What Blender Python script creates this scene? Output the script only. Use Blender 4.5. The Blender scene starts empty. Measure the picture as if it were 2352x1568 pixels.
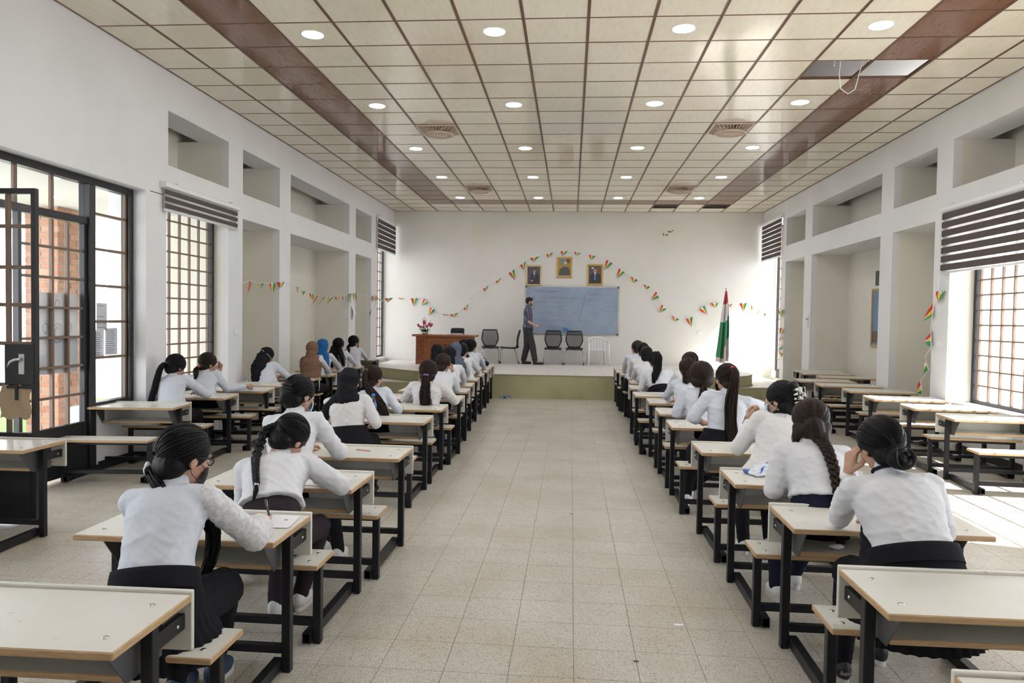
import bpy, bmesh, math, random
import numpy as np
from mathutils import Vector, Matrix

random.seed(7); np.random.seed(7)
scene = bpy.context.scene
C = scene.collection
BACK = 18.794          # back wall plane
HC = 1.60              # eye height
ZC = 4.368             # ceiling underside
XL, XR = .06, 9.46     # pier faces of the two long walls

# ------------------------------------------------------------------ camera
cam = bpy.data.cameras.new('camera'); camo = bpy.data.objects.new('camera', cam); C.objects.link(camo)
cam.sensor_width = 36.0; cam.lens = 1674.722 / 2352 * 36.0; cam.clip_start = .05
def cam_axes(yaw, pitch, roll):
    cy, sy, cp, sp, cr, sr = math.cos(yaw), math.sin(yaw), math.cos(pitch), math.sin(pitch), math.cos(roll), math.sin(roll)
    f = Vector((-sy*cp, cy*cp, sp)); r = Vector((cy, sy, 0)); u = r.cross(f)
    return r*cr + u*sr, u*cr - r*sr, f
_r, _u, _f = cam_axes(.0801553, -.030757, .0153698)
camo.matrix_world = Matrix(((_r.x, _u.x, -_f.x, 4.6865), (_r.y, _u.y, -_f.y, 0), (_r.z, _u.z, -_f.z, HC), (0, 0, 0, 1)))
scene.camera = camo

# ------------------------------------------------------------------ sky, sun, exposure
world = bpy.data.worlds.new('sky'); scene.world = world; world.use_nodes = True
bg = world.node_tree.nodes['Background']
bg.inputs[0].default_value = (.90, .94, 1.0, 1); bg.inputs[1].default_value = 4.2
sun = bpy.data.lights.new('sun', 'SUN'); suno = bpy.data.objects.new('sun', sun); C.objects.link(suno)
sun.energy = 16.0; sun.angle = .012; sun.color = (1.0, .97, .93)
suno.rotation_euler = Vector((-1, .25, -1.25)).to_track_quat('-Z', 'Y').to_euler()
vs = scene.view_settings
vs.view_transform = 'Standard'; vs.look = 'None'; vs.gamma = 1.0; vs.exposure = 0.65; vs.use_curve_mapping = False
cy = scene.cycles
cy.use_denoising = True
try: cy.denoiser = 'OPENIMAGEDENOISE'
except Exception: pass
cy.max_bounces = 7; cy.diffuse_bounces = 4; cy.glossy_bounces = 3; cy.transparent_max_bounces = 16
cy.use_adaptive_sampling = True; cy.adaptive_threshold = .08
cy.sample_clamp_indirect = 12.0; cy.caustics_reflective = False; cy.caustics_refractive = False

# ------------------------------------------------------------------ materials
MATS = {}
class N:
    """tiny node helper"""
    def __init__(s, name):
        s.m = bpy.data.materials.new(name); s.m.use_nodes = True
        s.t = s.m.node_tree; s.b = s.t.nodes['Principled BSDF']; s.o = s.t.nodes['Material Output']
        MATS[name] = s.m
    def n(s, typ, **kw):
        x = s.t.nodes.new(typ)
        for k, v in kw.items():
            if k.startswith('i_'): x.inputs[int(k[2:]) if k[2:].isdigit() else k[2:].replace('_', ' ')].default_value = v
            else: setattr(x, k, v)
        return x
    def l(s, a, b): s.t.links.new(a, b)
    def set(s, **kw):
        for k, v in kw.items():
            key = k.replace('_', ' ')
            if isinstance(v, tuple) and len(v) == 3: v = (*v, 1)
            s.b.inputs[key].default_value = v
        return s
    def coord(s, kind='Object', scale=(1, 1, 1), rot=(0, 0, 0)):
        if kind == 'World': src = s.n('ShaderNodeNewGeometry').outputs['Position']
        else: src = s.n('ShaderNodeTexCoord').outputs[kind]
        mp = s.n('ShaderNodeMapping'); mp.inputs['Scale'].default_value = scale; mp.inputs['Rotation'].default_value = rot
        s.l(src, mp.inputs['Vector']); return mp.outputs['Vector']
    def noise(s, vec, scale, detail=4, rough=.55):
        x = s.n('ShaderNodeTexNoise'); x.inputs['Scale'].default_value = scale; x.inputs['Detail'].default_value = detail; x.inputs['Roughness'].default_value = rough
        s.l(vec, x.inputs['Vector']); return x
    def ramp(s, fac, stops):
        r = s.n('ShaderNodeValToRGB'); e = r.color_ramp.elements
        while len(e) < len(stops): e.new(.5)
        for k, (p, c) in enumerate(stops): e[k].position = p; e[k].color = (*c, 1) if len(c) == 3 else c
        s.l(fac, r.inputs['Fac']); return r.outputs['Color']
    def bump(s, h, strength=.2, dist=.01):
        b = s.n('ShaderNodeBump'); b.inputs['Strength'].default_value = strength; b.inputs['Distance'].default_value = dist
        s.l(h, b.inputs['Height']); s.l(b.outputs['Normal'], s.b.inputs['Normal']); return b
    def mix(s, fac, a, b, mode='MIX'):
        m = s.n('ShaderNodeMix', data_type='RGBA', blend_type=mode)
        for sock, v in ((m.inputs[0], fac), (m.inputs[6], a), (m.inputs[7], b)):
            if hasattr(v, 'links') or hasattr(v, 'is_linked'): s.l(v, sock)
            elif isinstance(v, (int, float)): sock.default_value = v
            else: sock.default_value = (*v, 1)
        return m.outputs[2]
    def math(s, op, a, b=None):
        m = s.n('ShaderNodeMath', operation=op)
        for k, v in ((0, a), (1, b)):
            if v is None: continue
            if isinstance(v, (int, float)): m.inputs[k].default_value = v
            else: s.l(v, m.inputs[k])
        return m.outputs[0]

def plain(name, col, rough=.5, metal=0.0, **kw):
    n = N(name); n.set(Base_Color=col, Roughness=rough, Metallic=metal, **kw); return n.m
def plaster(name, col, dirt):
    n = N(name); v = n.coord('World')
    a = n.noise(v, 1.1, 3)
    n.l(n.ramp(a.outputs['Fac'], [(.3, dirt), (.62, col)]), n.b.inputs['Base Color'])
    n.set(Roughness=.75); return n.m
plaster('wall_white', (.80, .80, .795), (.75, .75, .74))
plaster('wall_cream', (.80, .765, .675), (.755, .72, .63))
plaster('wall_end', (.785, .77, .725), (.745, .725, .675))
plaster('stage_green', (.52, .50, .30), (.40, .385, .22))
plain('frame_black', (.018, .018, .02), .45)
plain('frame_brown', (.20, .135, .092), .5)
plain('steel_black', (.010, .011, .014), .42, 0, Specular_IOR_Level=.35)
plain('plate_grey', (.085, .088, .092), .5)
plain('chrome', (.62, .63, .65), .22, 1.0)
plain('white_plastic', (.82, .83, .84), .35)
plain('black_plastic', (.012, .013, .017), .5)
plain('paper', (.80, .81, .84), .8)
plain('paper_ink', (.12, .14, .2), .8)
plain('gold', (.55, .34, .09), .38, .6)
plain('gold_pale', (.62, .50, .26), .4, .45)
plain('red', (.62, .03, .03), .7)
plain('pink_plastic', (.75, .30, .34), .4)
plain('blue_plastic', (.02, .22, .62), .35)
plain('cardboard', (.42, .31, .20), .85)
plain('grass_green', (.16, .30, .06), .9)
plain('exterior_pale', (.74, .68, .66), .9)
plain('exterior_ground', (.60, .60, .61), .9)
plain('brass', (.75, .6, .3), .3, 1.0)
plain('mask_blue', (.45, .68, .80), .8)
plain('mask_white', (.72, .78, .86), .8)
plain('mask_black', (.012, .012, .014), .7)
plain('leaf_green', (.05, .13, .035), .55)
plain('petal_pink', (.55, .06, .16), .6)
plain('gold_stitch', (.6, .6, .62), .5)
def laminate():
    n = N('laminate'); v = n.coord('World')
    a = n.noise(v, 2.3, 2); b = n.noise(v, 38, 1)
    c = n.ramp(a.outputs['Fac'], [(.3, (.665, .65, .59)), (.7, (.735, .725, .675))])
    d = n.ramp(b.outputs['Fac'], [(.72, (1, 1, 1)), (.8, (.75, .73, .7))])
    n.l(n.mix(1, c, d, 'MULTIPLY'), n.b.inputs['Base Color']); n.set(Roughness=.32)
laminate()
def edge():
    n = N('edge_band'); v = n.coord('World', (3, 3, 40)); a = n.noise(v, 6, 3)
    n.l(n.ramp(a.outputs['Fac'], [(.3, (.42, .27, .14)), (.7, (.56, .38, .21))]), n.b.inputs['Base Color']); n.set(Roughness=.5)
edge()
def terrazzo():
    n = N('terrazzo'); v = n.coord('World')
    vo = n.n('ShaderNodeTexVoronoi', feature='DISTANCE_TO_EDGE'); vo.inputs['Scale'].default_value = 78
    n.l(v, vo.inputs['Vector'])
    v2 = n.n('ShaderNodeTexVoronoi', feature='F1'); v2.inputs['Scale'].default_value = 78; n.l(v, v2.inputs['Vector'])
    big = n.noise(v, 1.6, 3)
    chip = n.ramp(v2.outputs['Color'], [(.1, (.33, .295, .24)), (.4, (.43, .395, .335)), (.8, (.50, .465, .405))])
    base = n.mix(n.ramp(vo.outputs['Distance'], [(.05, (1, 1, 1)), (.16, (0, 0, 0))]), chip, (.60, .575, .52))
    st = n.ramp(big.outputs['Fac'], [(.34, (.90, .86, .79)), (.6, (1, 1, 1))])
    rnd = n.n('ShaderNodeObjectInfo').outputs['Random']
    tint = n.ramp(rnd, [(0, (.97, .965, .955)), (1, (1.0, 1.0, 1.0))])
    n.l(n.mix(1, n.mix(1, base, st, 'MULTIPLY'), tint, 'MULTIPLY'), n.b.inputs['Base Color'])
    n.l(n.ramp(big.outputs['Fac'], [(.3, (.42,)*3), (.7, (.30,)*3)]), n.b.inputs['Roughness'])
terrazzo()
plain('grout', (.41, .385, .34), .8)
def panel_cream():
    n = N('ceiling_cream'); v = n.coord('World')
    w = n.noise(n.coord('World', (9, 1.6, 1)), 3.0, 4, .65); b = n.noise(v, .8, 2)
    c = n.ramp(w.outputs['Fac'], [(.36, (.76, .675, .52)), (.5, (.83, .76, .62)), (.66, (.86, .80, .67))])
    n.l(n.mix(.5, c, n.ramp(b.outputs['Fac'], [(.35, (.79, .71, .56)), (.65, (.86, .80, .67))])), n.b.inputs['Base Color'])
    bb = n.noise(v, 4.5, 0); n.bump(bb.outputs['Fac'], .04, .02); n.set(Roughness=.09)
    n.b.inputs['Specular IOR Level'].default_value = .55
panel_cream()
def wood(name, a, b, c, rough, scale=(2, 14, 14)):
    n = N(name); v = n.coord('World', scale)
    w = n.noise(v, 2.2, 6, .7); n.l(n.ramp(w.outputs['Fac'], [(.3, a), (.5, b), (.7, c)]), n.b.inputs['Base Color'])
    n.set(Roughness=rough); return n
wood('ceiling_brown', (.12, .048, .024), (.19, .08, .038), (.245, .108, .05), .09, (26, 3, 2)).b.inputs['Specular IOR Level'].default_value = .55
wood('desk_wood', (.20, .065, .022), (.30, .105, .036), (.38, .145, .05), .3)
def carved():
    n = N('carved_wood'); v = n.coord('World'); vo = n.n('ShaderNodeTexVoronoi', feature='DISTANCE_TO_EDGE'); vo.inputs['Scale'].default_value = 26
    n.l(v, vo.inputs['Vector']); n.l(n.ramp(vo.outputs['Distance'], [(.02, (.10, .022, .008)), (.2, (.33, .10, .035))]), n.b.inputs['Base Color'])
    n.bump(vo.outputs['Distance'], .8, .02); n.set(Roughness=.4)
carved()
def brickm():
    n = N('brick_red'); v = n.coord('World'); a = n.noise(v, 9, 5); r = n.n('ShaderNodeObjectInfo').outputs['Random']
    n.l(n.mix(.5, n.ramp(a.outputs['Fac'], [(.3, (.38, .17, .10)), (.7, (.56, .30, .19))]), n.ramp(r, [(0, (.36, .15, .09)), (1, (.60, .36, .25))])), n.b.inputs['Base Color'])
    n.bump(a.outputs['Fac'], .5, .01); n.set(Roughness=.9)
brickm(); plain('mortar', (.42, .37, .32), .95)
def glass(name, tint, gl):
    n = N(name); t = n.n('ShaderNodeBsdfTransparent'); t.inputs[0].default_value = (*tint, 1)
    g = n.n('ShaderNodeBsdfGlossy'); g.inputs['Roughness'].default_value = .03
    mx = n.n('ShaderNodeMixShader'); mx.inputs[0].default_value = gl; n.l(t.outputs[0], mx.inputs[1]); n.l(g.outputs[0], mx.inputs[2])
    n.l(mx.outputs[0], n.o.inputs['Surface'])
glass('window_glass', (.96, .965, .97), .05); glass('bottle_clear', (.90, .93, .95), .10); glass('lens_dark', (.1, .1, .1), .1)
def fabric(name, col, col2, scale=220, rough=.9):
    n = N(name); v = n.coord('World'); a = n.noise(v, scale, 2)
    n.l(n.ramp(a.outputs['Fac'], [(.35, col), (.65, col2)]), n.b.inputs['Base Color']); n.set(Roughness=rough); return n
fabric('blind_dark', (.060, .047, .043), (.125, .105, .098), 320)
def sheer():
    n = N('blind_sheer'); t = n.n('ShaderNodeBsdfTransparent'); d = n.n('ShaderNodeBsdfTranslucent'); d.inputs[0].default_value = (.75, .73, .72, 1)
    df = n.n('ShaderNodeBsdfDiffuse'); df.inputs[0].default_value = (.7, .68, .67, 1)
    m1 = n.n('ShaderNodeMixShader'); m1.inputs[0].default_value = .5; n.l(d.outputs[0], m1.inputs[1]); n.l(df.outputs[0], m1.inputs[2])
    m = n.n('ShaderNodeMixShader'); m.inputs[0].default_value = .5; n.l(t.outputs[0], m.inputs[1]); n.l(m1.outputs[0], m.inputs[2]); n.l(m.outputs[0], n.o.inputs['Surface'])
sheer()
def chair_mesh():
    n = N('chair_mesh'); t = n.n('ShaderNodeBsdfTransparent'); d = n.n('ShaderNodeBsdfDiffuse'); d.inputs[0].default_value = (.05, .05, .06, 1)
    m = n.n('ShaderNodeMixShader'); m.inputs[0].default_value = .62; n.l(t.outputs[0], m.inputs[1]); n.l(d.outputs[0], m.inputs[2]); n.l(m.outputs[0], n.o.inputs['Surface'])
chair_mesh()
def emit(name, col, s):
    n = N(name); n.set(Base_Color=(0, 0, 0)); n.b.inputs['Emission Color'].default_value = (*col, 1); n.b.inputs['Emission Strength'].default_value = s
emit('lamp_lens', (.93, .96, 1.0), 14)
def board():
    n = N('board_blue'); v = n.coord('World'); a = n.noise(v, 2.2, 5); b = n.noise(n.coord('World', (1, 1, 4)), 5, 4)
    c = n.ramp(a.outputs['Fac'], [(.3, (.27, .34, .46)), (.7, (.35, .425, .55))])
    n.l(n.mix(1, c, n.ramp(b.outputs['Fac'], [(.58, (1, 1, 1)), (.75, (.86, .86, .88))]), 'MULTIPLY'), n.b.inputs['Base Color']); n.set(Roughness=.25)
board(); plain('marker_ink', (.15, .18, .29), .6)
# people
plain('skin', (.52, .30, .21), .55); plain('skin_light', (.58, .36, .27), .55); plain('lip', (.40, .13, .11), .5); plain('eye_white', (.75, .74, .72), .3); plain('eye_dark', (.02, .014, .01), .25)
def cloth(name, col, rough=.85, wr=.09, sheen=0):
    n = N(name); v = n.coord('Object'); a = n.noise(n.coord('Object', (3, 3, 8)), 2.2, 2, .5)
    n.set(Base_Color=col, Roughness=rough); n.b.inputs['Specular IOR Level'].default_value = .18; bm = n.bump(a.outputs['Fac'], wr, .02)
    if sheen: n.b.inputs['Sheen Weight'].default_value = sheen
    return n
cloth('shirt_white', (.68, .69, .725)); cloth('shirt_cool', (.62, .65, .715)); cloth('shirt_warm', (.69, .68, .68))
def lace():
    n = cloth('shirt_lace', (.74, .75, .77)); v = n.coord('Object'); a = n.noise(v, 55, 3)
    n.l(n.ramp(a.outputs['Fac'], [(.46, (.58, .57, .58)), (.56, (.70, .70, .73))]), n.b.inputs['Base Color'])
lace()
cloth('cloth_black', (.010, .010, .013), .9); cloth('cloth_navy', (.012, .014, .03), .9); cloth('cloth_plum', (.028, .022, .028), .85)
cloth('hijab_black', (.010, .0105, .014), .85, .5); cloth('hijab_brown', (.22, .125, .085), .9, .5); cloth('hijab_blue', (.022, .125, .36), .85, .5); cloth('hijab_slate', (.10, .12, .17), .85, .4)
cloth('cap_knit', (.012, .012, .015), .95, .2)
def hairm(name, a, b):
    n = N(name); v = n.coord('Object', (1, 1, .12)); w = n.noise(v, 190, 3, .7)
    n.l(n.ramp(w.outputs['Fac'], [(.35, a), (.7, b)]), n.b.inputs['Base Color']); n.bump(w.outputs['Fac'], .45, .004)
    n.set(Roughness=.42); n.b.inputs['Specular IOR Level'].default_value = .17
hairm('hair_black', (.003, .003, .0035), (.011, .010, .0105)); hairm('hair_brown', (.010, .0065, .0055), (.044, .027, .021)); hairm('hair_chestnut', (.03, .014, .008), (.10, .05, .028))
plain('shoe_white', (.70, .70, .69), .6); plain('shoe_black', (.015, .015, .018), .6); plain('shoe_blue', (.025, .05, .10), .6); plain('shoe_brown', (.045, .028, .022), .55); plain('sole_white', (.72, .72, .70), .6)
def plaid():
    n = N('shirt_plaid'); v = n.coord('Object', (1, 1, 1)); sx = n.n('ShaderNodeSeparateXYZ'); n.l(v, sx.inputs[0])
    def stripe(s, k, w):
        return n.math('GREATER_THAN', n.math('FRACT', n.math('MULTIPLY', s, k)), w)
    a = stripe(sx.outputs[2], 26, .66); b = stripe(n.math('ADD', sx.outputs[0], sx.outputs[1]), 26, .66)
    s = n.math('MULTIPLY', n.math('ADD', a, b), .5)
    n.l(n.ramp(s, [(0, (.022, .024, .045)), (.5, (.10, .11, .16)), (1, (.42, .43, .48))]), n.b.inputs['Base Color']); n.set(Roughness=.9)
plaid(); cloth('trouser_grey', (.045, .045, .052), .9, .4)
def pennant_mat():
    n = N('pennant_print'); uv = n.n('ShaderNodeTexCoord').outputs['UV']; s = n.n('ShaderNodeSeparateXYZ'); n.l(uv, s.inputs[0])
    u, v = s.outputs[0], s.outputs[1]
    band = n.ramp(u, [(0, (.60, .035, .03)), (.345, (.80, .80, .78)), (.655, (.03, .27, .10))]); 
    for e in n.t.nodes:
        if e.type == 'VALTORGB' and not e.name.startswith('x'): e.color_ramp.interpolation = 'CONSTANT'
    du = n.math('SUBTRACT', u, .5); dv = n.math('MULTIPLY', n.math('SUBTRACT', v, .62), .72)
    r = n.math('SQRT', n.math('ADD', n.math('MULTIPLY', du, du), n.math('MULTIPLY', dv, dv)))
    ang = n.math('ARCTAN2', dv, du); ray = n.math('MULTIPLY', n.math('SINE', n.math('MULTIPLY', ang, 21)), .022)
    inside = n.math('LESS_THAN', n.math('ADD', r, ray), .19)
    n.l(n.mix(inside, band, (.80, .56, .04)), n.b.inputs['Base Color']); n.set(Roughness=.75)
pennant_mat()
def flag_mat():
    n = N('flag_print'); uv = n.n('ShaderNodeTexCoord').outputs['UV']; s = n.n('ShaderNodeSeparateXYZ'); n.l(uv, s.inputs[0])
    r = n.n('ShaderNodeValToRGB'); r.color_ramp.interpolation = 'CONSTANT'; e = r.color_ramp.elements; e.new(.5); e.new(.6)
    for k, (p, c) in enumerate([(0, (.50, .02, .05)), (.2, (.74, .70, .72)), (.40, (.035, .26, .11)), (.80, (.74, .62, .60))]): e[k].position = p; e[k].color = (*c, 1)
    n.l(s.outputs[1], r.inputs[0]); n.l(r.outputs[0], n.b.inputs['Base Color']); n.set(Roughness=.6); n.b.inputs['Sheen Weight'].default_value = .2
flag_mat()
def M(k): return MATS[k]

# ------------------------------------------------------------------ mesh helpers
def newmesh(name, V, F, mats, fmat=None, smooth=False, uv=None):
    V = np.asarray(V, dtype=np.float32).reshape(-1, 3)
    me = bpy.data.meshes.new(name)
    if isinstance(F, np.ndarray) and F.ndim == 2:
        cnt = np.full(len(F), F.shape[1], dtype=np.int32); idx = F.ravel().astype(np.int32)
    else:
        cnt = np.array([len(f) for f in F], dtype=np.int32); idx = np.fromiter((i for f in F for i in f), dtype=np.int32)
    me.vertices.add(len(V)); me.vertices.foreach_set('co', V.ravel())
    me.loops.add(len(idx)); me.loops.foreach_set('vertex_index', idx)
    me.polygons.add(len(cnt)); st = np.zeros(len(cnt), dtype=np.int32); st[1:] = np.cumsum(cnt)[:-1]
    me.polygons.foreach_set('loop_start', st); me.polygons.foreach_set('loop_total', cnt)
    for m in (mats if isinstance(mats, (list, tuple)) else [mats]): me.materials.append(M(m) if isinstance(m, str) else m)
    if fmat is not None: me.polygons.foreach_set('material_index', np.asarray(fmat, dtype=np.int32))
    me.polygons.foreach_set('use_smooth', np.full(len(cnt), bool(smooth)))
    if uv is not None:
        l = me.uv_layers.new(name='UVMap'); l.data.foreach_set('uv', np.asarray(uv, dtype=np.float32)[idx].ravel())
    me.update(calc_edges=True); me.validate()
    return me
def link(name, me, parent=None, loc=(0, 0, 0), rot=(0, 0, 0), **tags):
    o = bpy.data.objects.new(name, me); C.objects.link(o)
    if parent is not None: o.parent = parent
    o.location = loc; o.rotation_euler = rot
    for k, v in tags.items():
        if v is not None: o[k] = v
    return o
def empty(name, loc=(0, 0, 0), rotz=0, **tags):
    o = link(name, None, None, loc, (0, 0, rotz), **tags); o.empty_display_size = .1; return o
def join(parts):
    V, F, k = [], [], 0
    for v, f in parts:
        v = np.asarray(v, dtype=float).reshape(-1, 3); V.append(v); F.extend([tuple(int(i)+k for i in q) for q in f]); k += len(v)
    return np.vstack(V), F
BOXF = [(0, 3, 2, 1), (4, 5, 6, 7), (0, 1, 5, 4), (1, 2, 6, 5), (2, 3, 7, 6), (3, 0, 4, 7)]
def box(x0, x1, y0, y1, z0, z1):
    return np.array([(x0, y0, z0), (x1, y0, z0), (x1, y1, z0), (x0, y1, z0), (x0, y0, z1), (x1, y0, z1), (x1, y1, z1), (x0, y1, z1)], dtype=float), list(BOXF)
def bbox_mesh(name, b, mats, bev=.003, zedge=False):
    """bevelled box mesh; zedge: slot 0 on top and bottom, slot 1 on the edges"""
    bm = bmesh.new(); v, f = box(*b); vs_ = [bm.verts.new(p) for p in v]
    for q in f: bm.faces.new([vs_[i] for i in q])
    if bev: bmesh.ops.bevel(bm, geom=list(bm.edges), offset=bev, segments=1, affect='EDGES')
    bm.normal_update()
    if zedge:
        for q in bm.faces: q.material_index = 0 if abs(q.normal.z) > .9 else 1
    me = bpy.data.meshes.new(name); bm.to_mesh(me); bm.free()
    for m in (mats if isinstance(mats, (list, tuple)) else [mats]): me.materials.append(M(m))
    return me
def prism(poly, z0, z1):
    n = len(poly); V = [(x, y, z0) for x, y in poly] + [(x, y, z1) for x, y in poly]
    F = [tuple(range(n))[::-1], tuple(range(n, 2*n))] + [(i, (i+1) % n, n+(i+1) % n, n+i) for i in range(n)]
    return np.array(V, float), F
def unit(v):
    v = np.asarray(v, float); n = np.linalg.norm(v); return v / n if n > 1e-9 else v
def frame_for(t, ref=None):
    t = unit(t); ref = np.array((0, 0, 1.) if abs(t[2]) < .9 else (1., 0, 0)) if ref is None else np.asarray(ref, float)
    a = unit(np.cross(ref, t)); return a, np.cross(t, a)
def tube(path, radii, n=8, cap=True):
    P = np.asarray(path, float); m = len(P); R = np.broadcast_to(np.asarray(radii, float), (m,)) if np.ndim(radii) <= 1 else radii
    V = []; a = None
    for i in range(m):
        t = P[min(i+1, m-1)] - P[max(i-1, 0)]
        if a is None: a, b = frame_for(t)
        else:
            t = unit(t); a = unit(a - t*np.dot(a, t)); b = np.cross(t, a)
        for k in range(n):
            th = 2*math.pi*k/n; V.append(P[i] + (a*math.cos(th) + b*math.sin(th))*R[i])
    F = [(i*n+k, i*n+(k+1) % n, (i+1)*n+(k+1) % n, (i+1)*n+k) for i in range(m-1) for k in range(n)]
    if cap: F += [tuple(range(n))[::-1], tuple((m-1)*n+k for k in range(n))]
    return np.array(V), F
def sqtube(p0, p1, w):
    p0, p1 = np.array(p0, float), np.array(p1, float); t = p1-p0; a, b = frame_for(t); h = w/2
    V = [p + a*sa*h + b*sb*h for p in (p0, p1) for sa, sb in ((-1, -1), (1, -1), (1, 1), (-1, 1))]
    return np.array(V), [(0, 3, 2, 1), (4, 5, 6, 7), (0, 1, 5, 4), (1, 2, 6, 5), (2, 3, 7, 6), (3, 0, 4, 7)]
def capsule(p0, r0, p1, r1, n=12, h=4):
    p0, p1 = np.array(p0, float), np.array(p1, float); t = unit(p1-p0) if np.linalg.norm(p1-p0) > 1e-6 else np.array((0, 0, 1.)); P, R = [], []
    for k in range(h): a = -math.pi/2 + (k+.25)*math.pi/2/h; P.append(p0 + t*r0*math.sin(a)); R.append(r0*math.cos(a))
    P.append(p0); R.append(r0); P.append(p1 + t*1e-5); R.append(r1)
    for k in range(h): a = (k+.75)*math.pi/2/h; P.append(p1 + t*r1*math.sin(a)); R.append(r1*math.cos(a))
    A, B = frame_for(t); V = []
    for c, r in zip(P, R):
        for k in range(n): th = 2*math.pi*k/n; V.append(c + (A*math.cos(th)+B*math.sin(th))*r)
    m = len(P); F = [(i*n+k, i*n+(k+1) % n, (i+1)*n+(k+1) % n, (i+1)*n+k) for i in range(m-1) for k in range(n)] + [tuple(range(n))[::-1], tuple((m-1)*n+k for k in range(n))]
    return np.array(V), F
def ellipsoid(c, r, nu=16, nv=10, R=None):
    V = []; F = []
    for j in range(nv+1):
        ph = math.pi*(j+.0)/nv
        for i in range(nu):
            th = 2*math.pi*i/nu; V.append((math.cos(th)*math.sin(max(ph, .02) if j == 0 else min(ph, math.pi-.02))*r[0], math.sin(th)*math.sin(max(ph, .02) if j == 0 else min(ph, math.pi-.02))*r[1], -math.cos(ph)*r[2]))
    V = np.array(V)
    if R is not None: V = V @ np.asarray(R).T
    V = V + np.asarray(c, float)
    F = [(j*nu+i, j*nu+(i+1) % nu, (j+1)*nu+(i+1) % nu, (j+1)*nu+i) for j in range(nv) for i in range(nu)] + [tuple(range(nu))[::-1], tuple(nv*nu+i for i in range(nu))]
    return V, F
def lathe(prof, n=20, c=(0, 0, 0)):
    V = [(c[0]+r*math.cos(2*math.pi*k/n), c[1]+r*math.sin(2*math.pi*k/n), c[2]+z) for r, z in prof for k in range(n)]; m = len(prof)
    return np.array(V), [(i*n+k, i*n+(k+1) % n, (i+1)*n+(k+1) % n, (i+1)*n+k) for i in range(m-1) for k in range(n)] + [tuple(range(n))[::-1], tuple((m-1)*n+k for k in range(n))]
def loft(rings, cap=True):
    """rings: list of (n,3) arrays"""
    n = len(rings[0]); m = len(rings); V = np.vstack(rings)
    F = [(i*n+k, i*n+(k+1) % n, (i+1)*n+(k+1) % n, (i+1)*n+k) for i in range(m-1) for k in range(n)]
    if cap: F += [tuple(range(n))[::-1], tuple((m-1)*n+k for k in range(n))]
    return V, F
_scratch = bpy.data.scenes.new('scratch')
def vox(parts, size, it=3, fac=.5):
    V, F = join(parts); me = newmesh('tmp', V, F, 'paper'); o = bpy.data.objects.new('tmp', me); _scratch.collection.objects.link(o)
    r = o.modifiers.new('r', 'REMESH'); r.mode = 'VOXEL'; r.voxel_size = size; r.adaptivity = 0
    if it: s = o.modifiers.new('s', 'SMOOTH'); s.factor = fac; s.iterations = it
    vl = _scratch.view_layers[0]; vl.update(); dg = vl.depsgraph; ev = o.evaluated_get(dg); em = ev.to_mesh()
    nv = len(em.vertices); co = np.empty(nv*3, dtype=np.float32); em.vertices.foreach_get('co', co)
    nl = len(em.loops); li = np.empty(nl, dtype=np.int32); em.loops.foreach_get('vertex_index', li)
    co = co.reshape(-1, 3).astype(float); f = li.reshape(-1, 4)
    ev.to_mesh_clear(); bpy.data.objects.remove(o); bpy.data.meshes.remove(me)
    return co, f
def normals(V, F):
    n = np.zeros_like(V); a, b, c, d = (V[F[:, k]] for k in range(4)); fn = np.cross(c-a, d-b)
    for k in range(4): np.add.at(n, F[:, k], fn)
    return n / np.maximum(np.linalg.norm(n, axis=1, keepdims=True), 1e-9)
def mk(name, V, F, mats, parent=None, smooth=False, loc=(0, 0, 0), rot=(0, 0, 0), fmat=None, uv=None, **tags):
    return link(name, newmesh(name, V, F, mats, fmat, smooth, uv), parent, loc, rot, **tags)
def rz(a):
    c, s = math.cos(a), math.sin(a); return np.array(((c, -s, 0), (s, c, 0), (0, 0, 1.)))
def rx(a):
    c, s = math.cos(a), math.sin(a); return np.array(((1., 0, 0), (0, c, -s), (0, s, c)))
def ry(a):
    c, s = math.cos(a), math.sin(a); return np.array(((c, 0, s), (0, 1., 0), (-s, 0, c)))
# ------------------------------------------------------------------ the setting: floor
fl = mk('floor', *box(-.9, 10.4, -2.3, BACK+.1, -.12, -.004), 'grout', kind='structure', label='grey beige terrazzo tile floor of the classroom')
TS = .295; GX, GY = 4.727, 3.52
tile_me = bbox_mesh('floor_tile', (-TS/2+.0012, TS/2-.0012, -TS/2+.0012, TS/2-.0012, -.012, 0), 'terrazzo', .0008)
cells = []
for i in range(-20, 20):
    for j in range(-20, 53):
        cx, cy_ = GX+(i+.5)*TS, GY+(j+.5)*TS
        if -.85 < cx < 10.35 and -2.25 < cy_ < BACK+.05: cells.append((cx, cy_))
seen = sorted([c for c in cells if c[1] > 2.9 and -.66*c[1]-.2 < c[0]-4.6865+.08*c[1] < .70*c[1]+.2 and (c[0] > 3.3 and c[0] < 6.1)], key=lambda c: c[1])[:300]
ss = set(seen)
for c in seen: link('floor_tile', tile_me, fl, (c[0], c[1], 0))
h = TS/2-.0012
rest = [box(c[0]-h, c[0]+h, c[1]-h, c[1]+h, -.012, 0) for c in cells if c not in ss]
mk('floor_tiles_rest', *join(rest), 'terrazzo', fl, kind='stuff')

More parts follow.
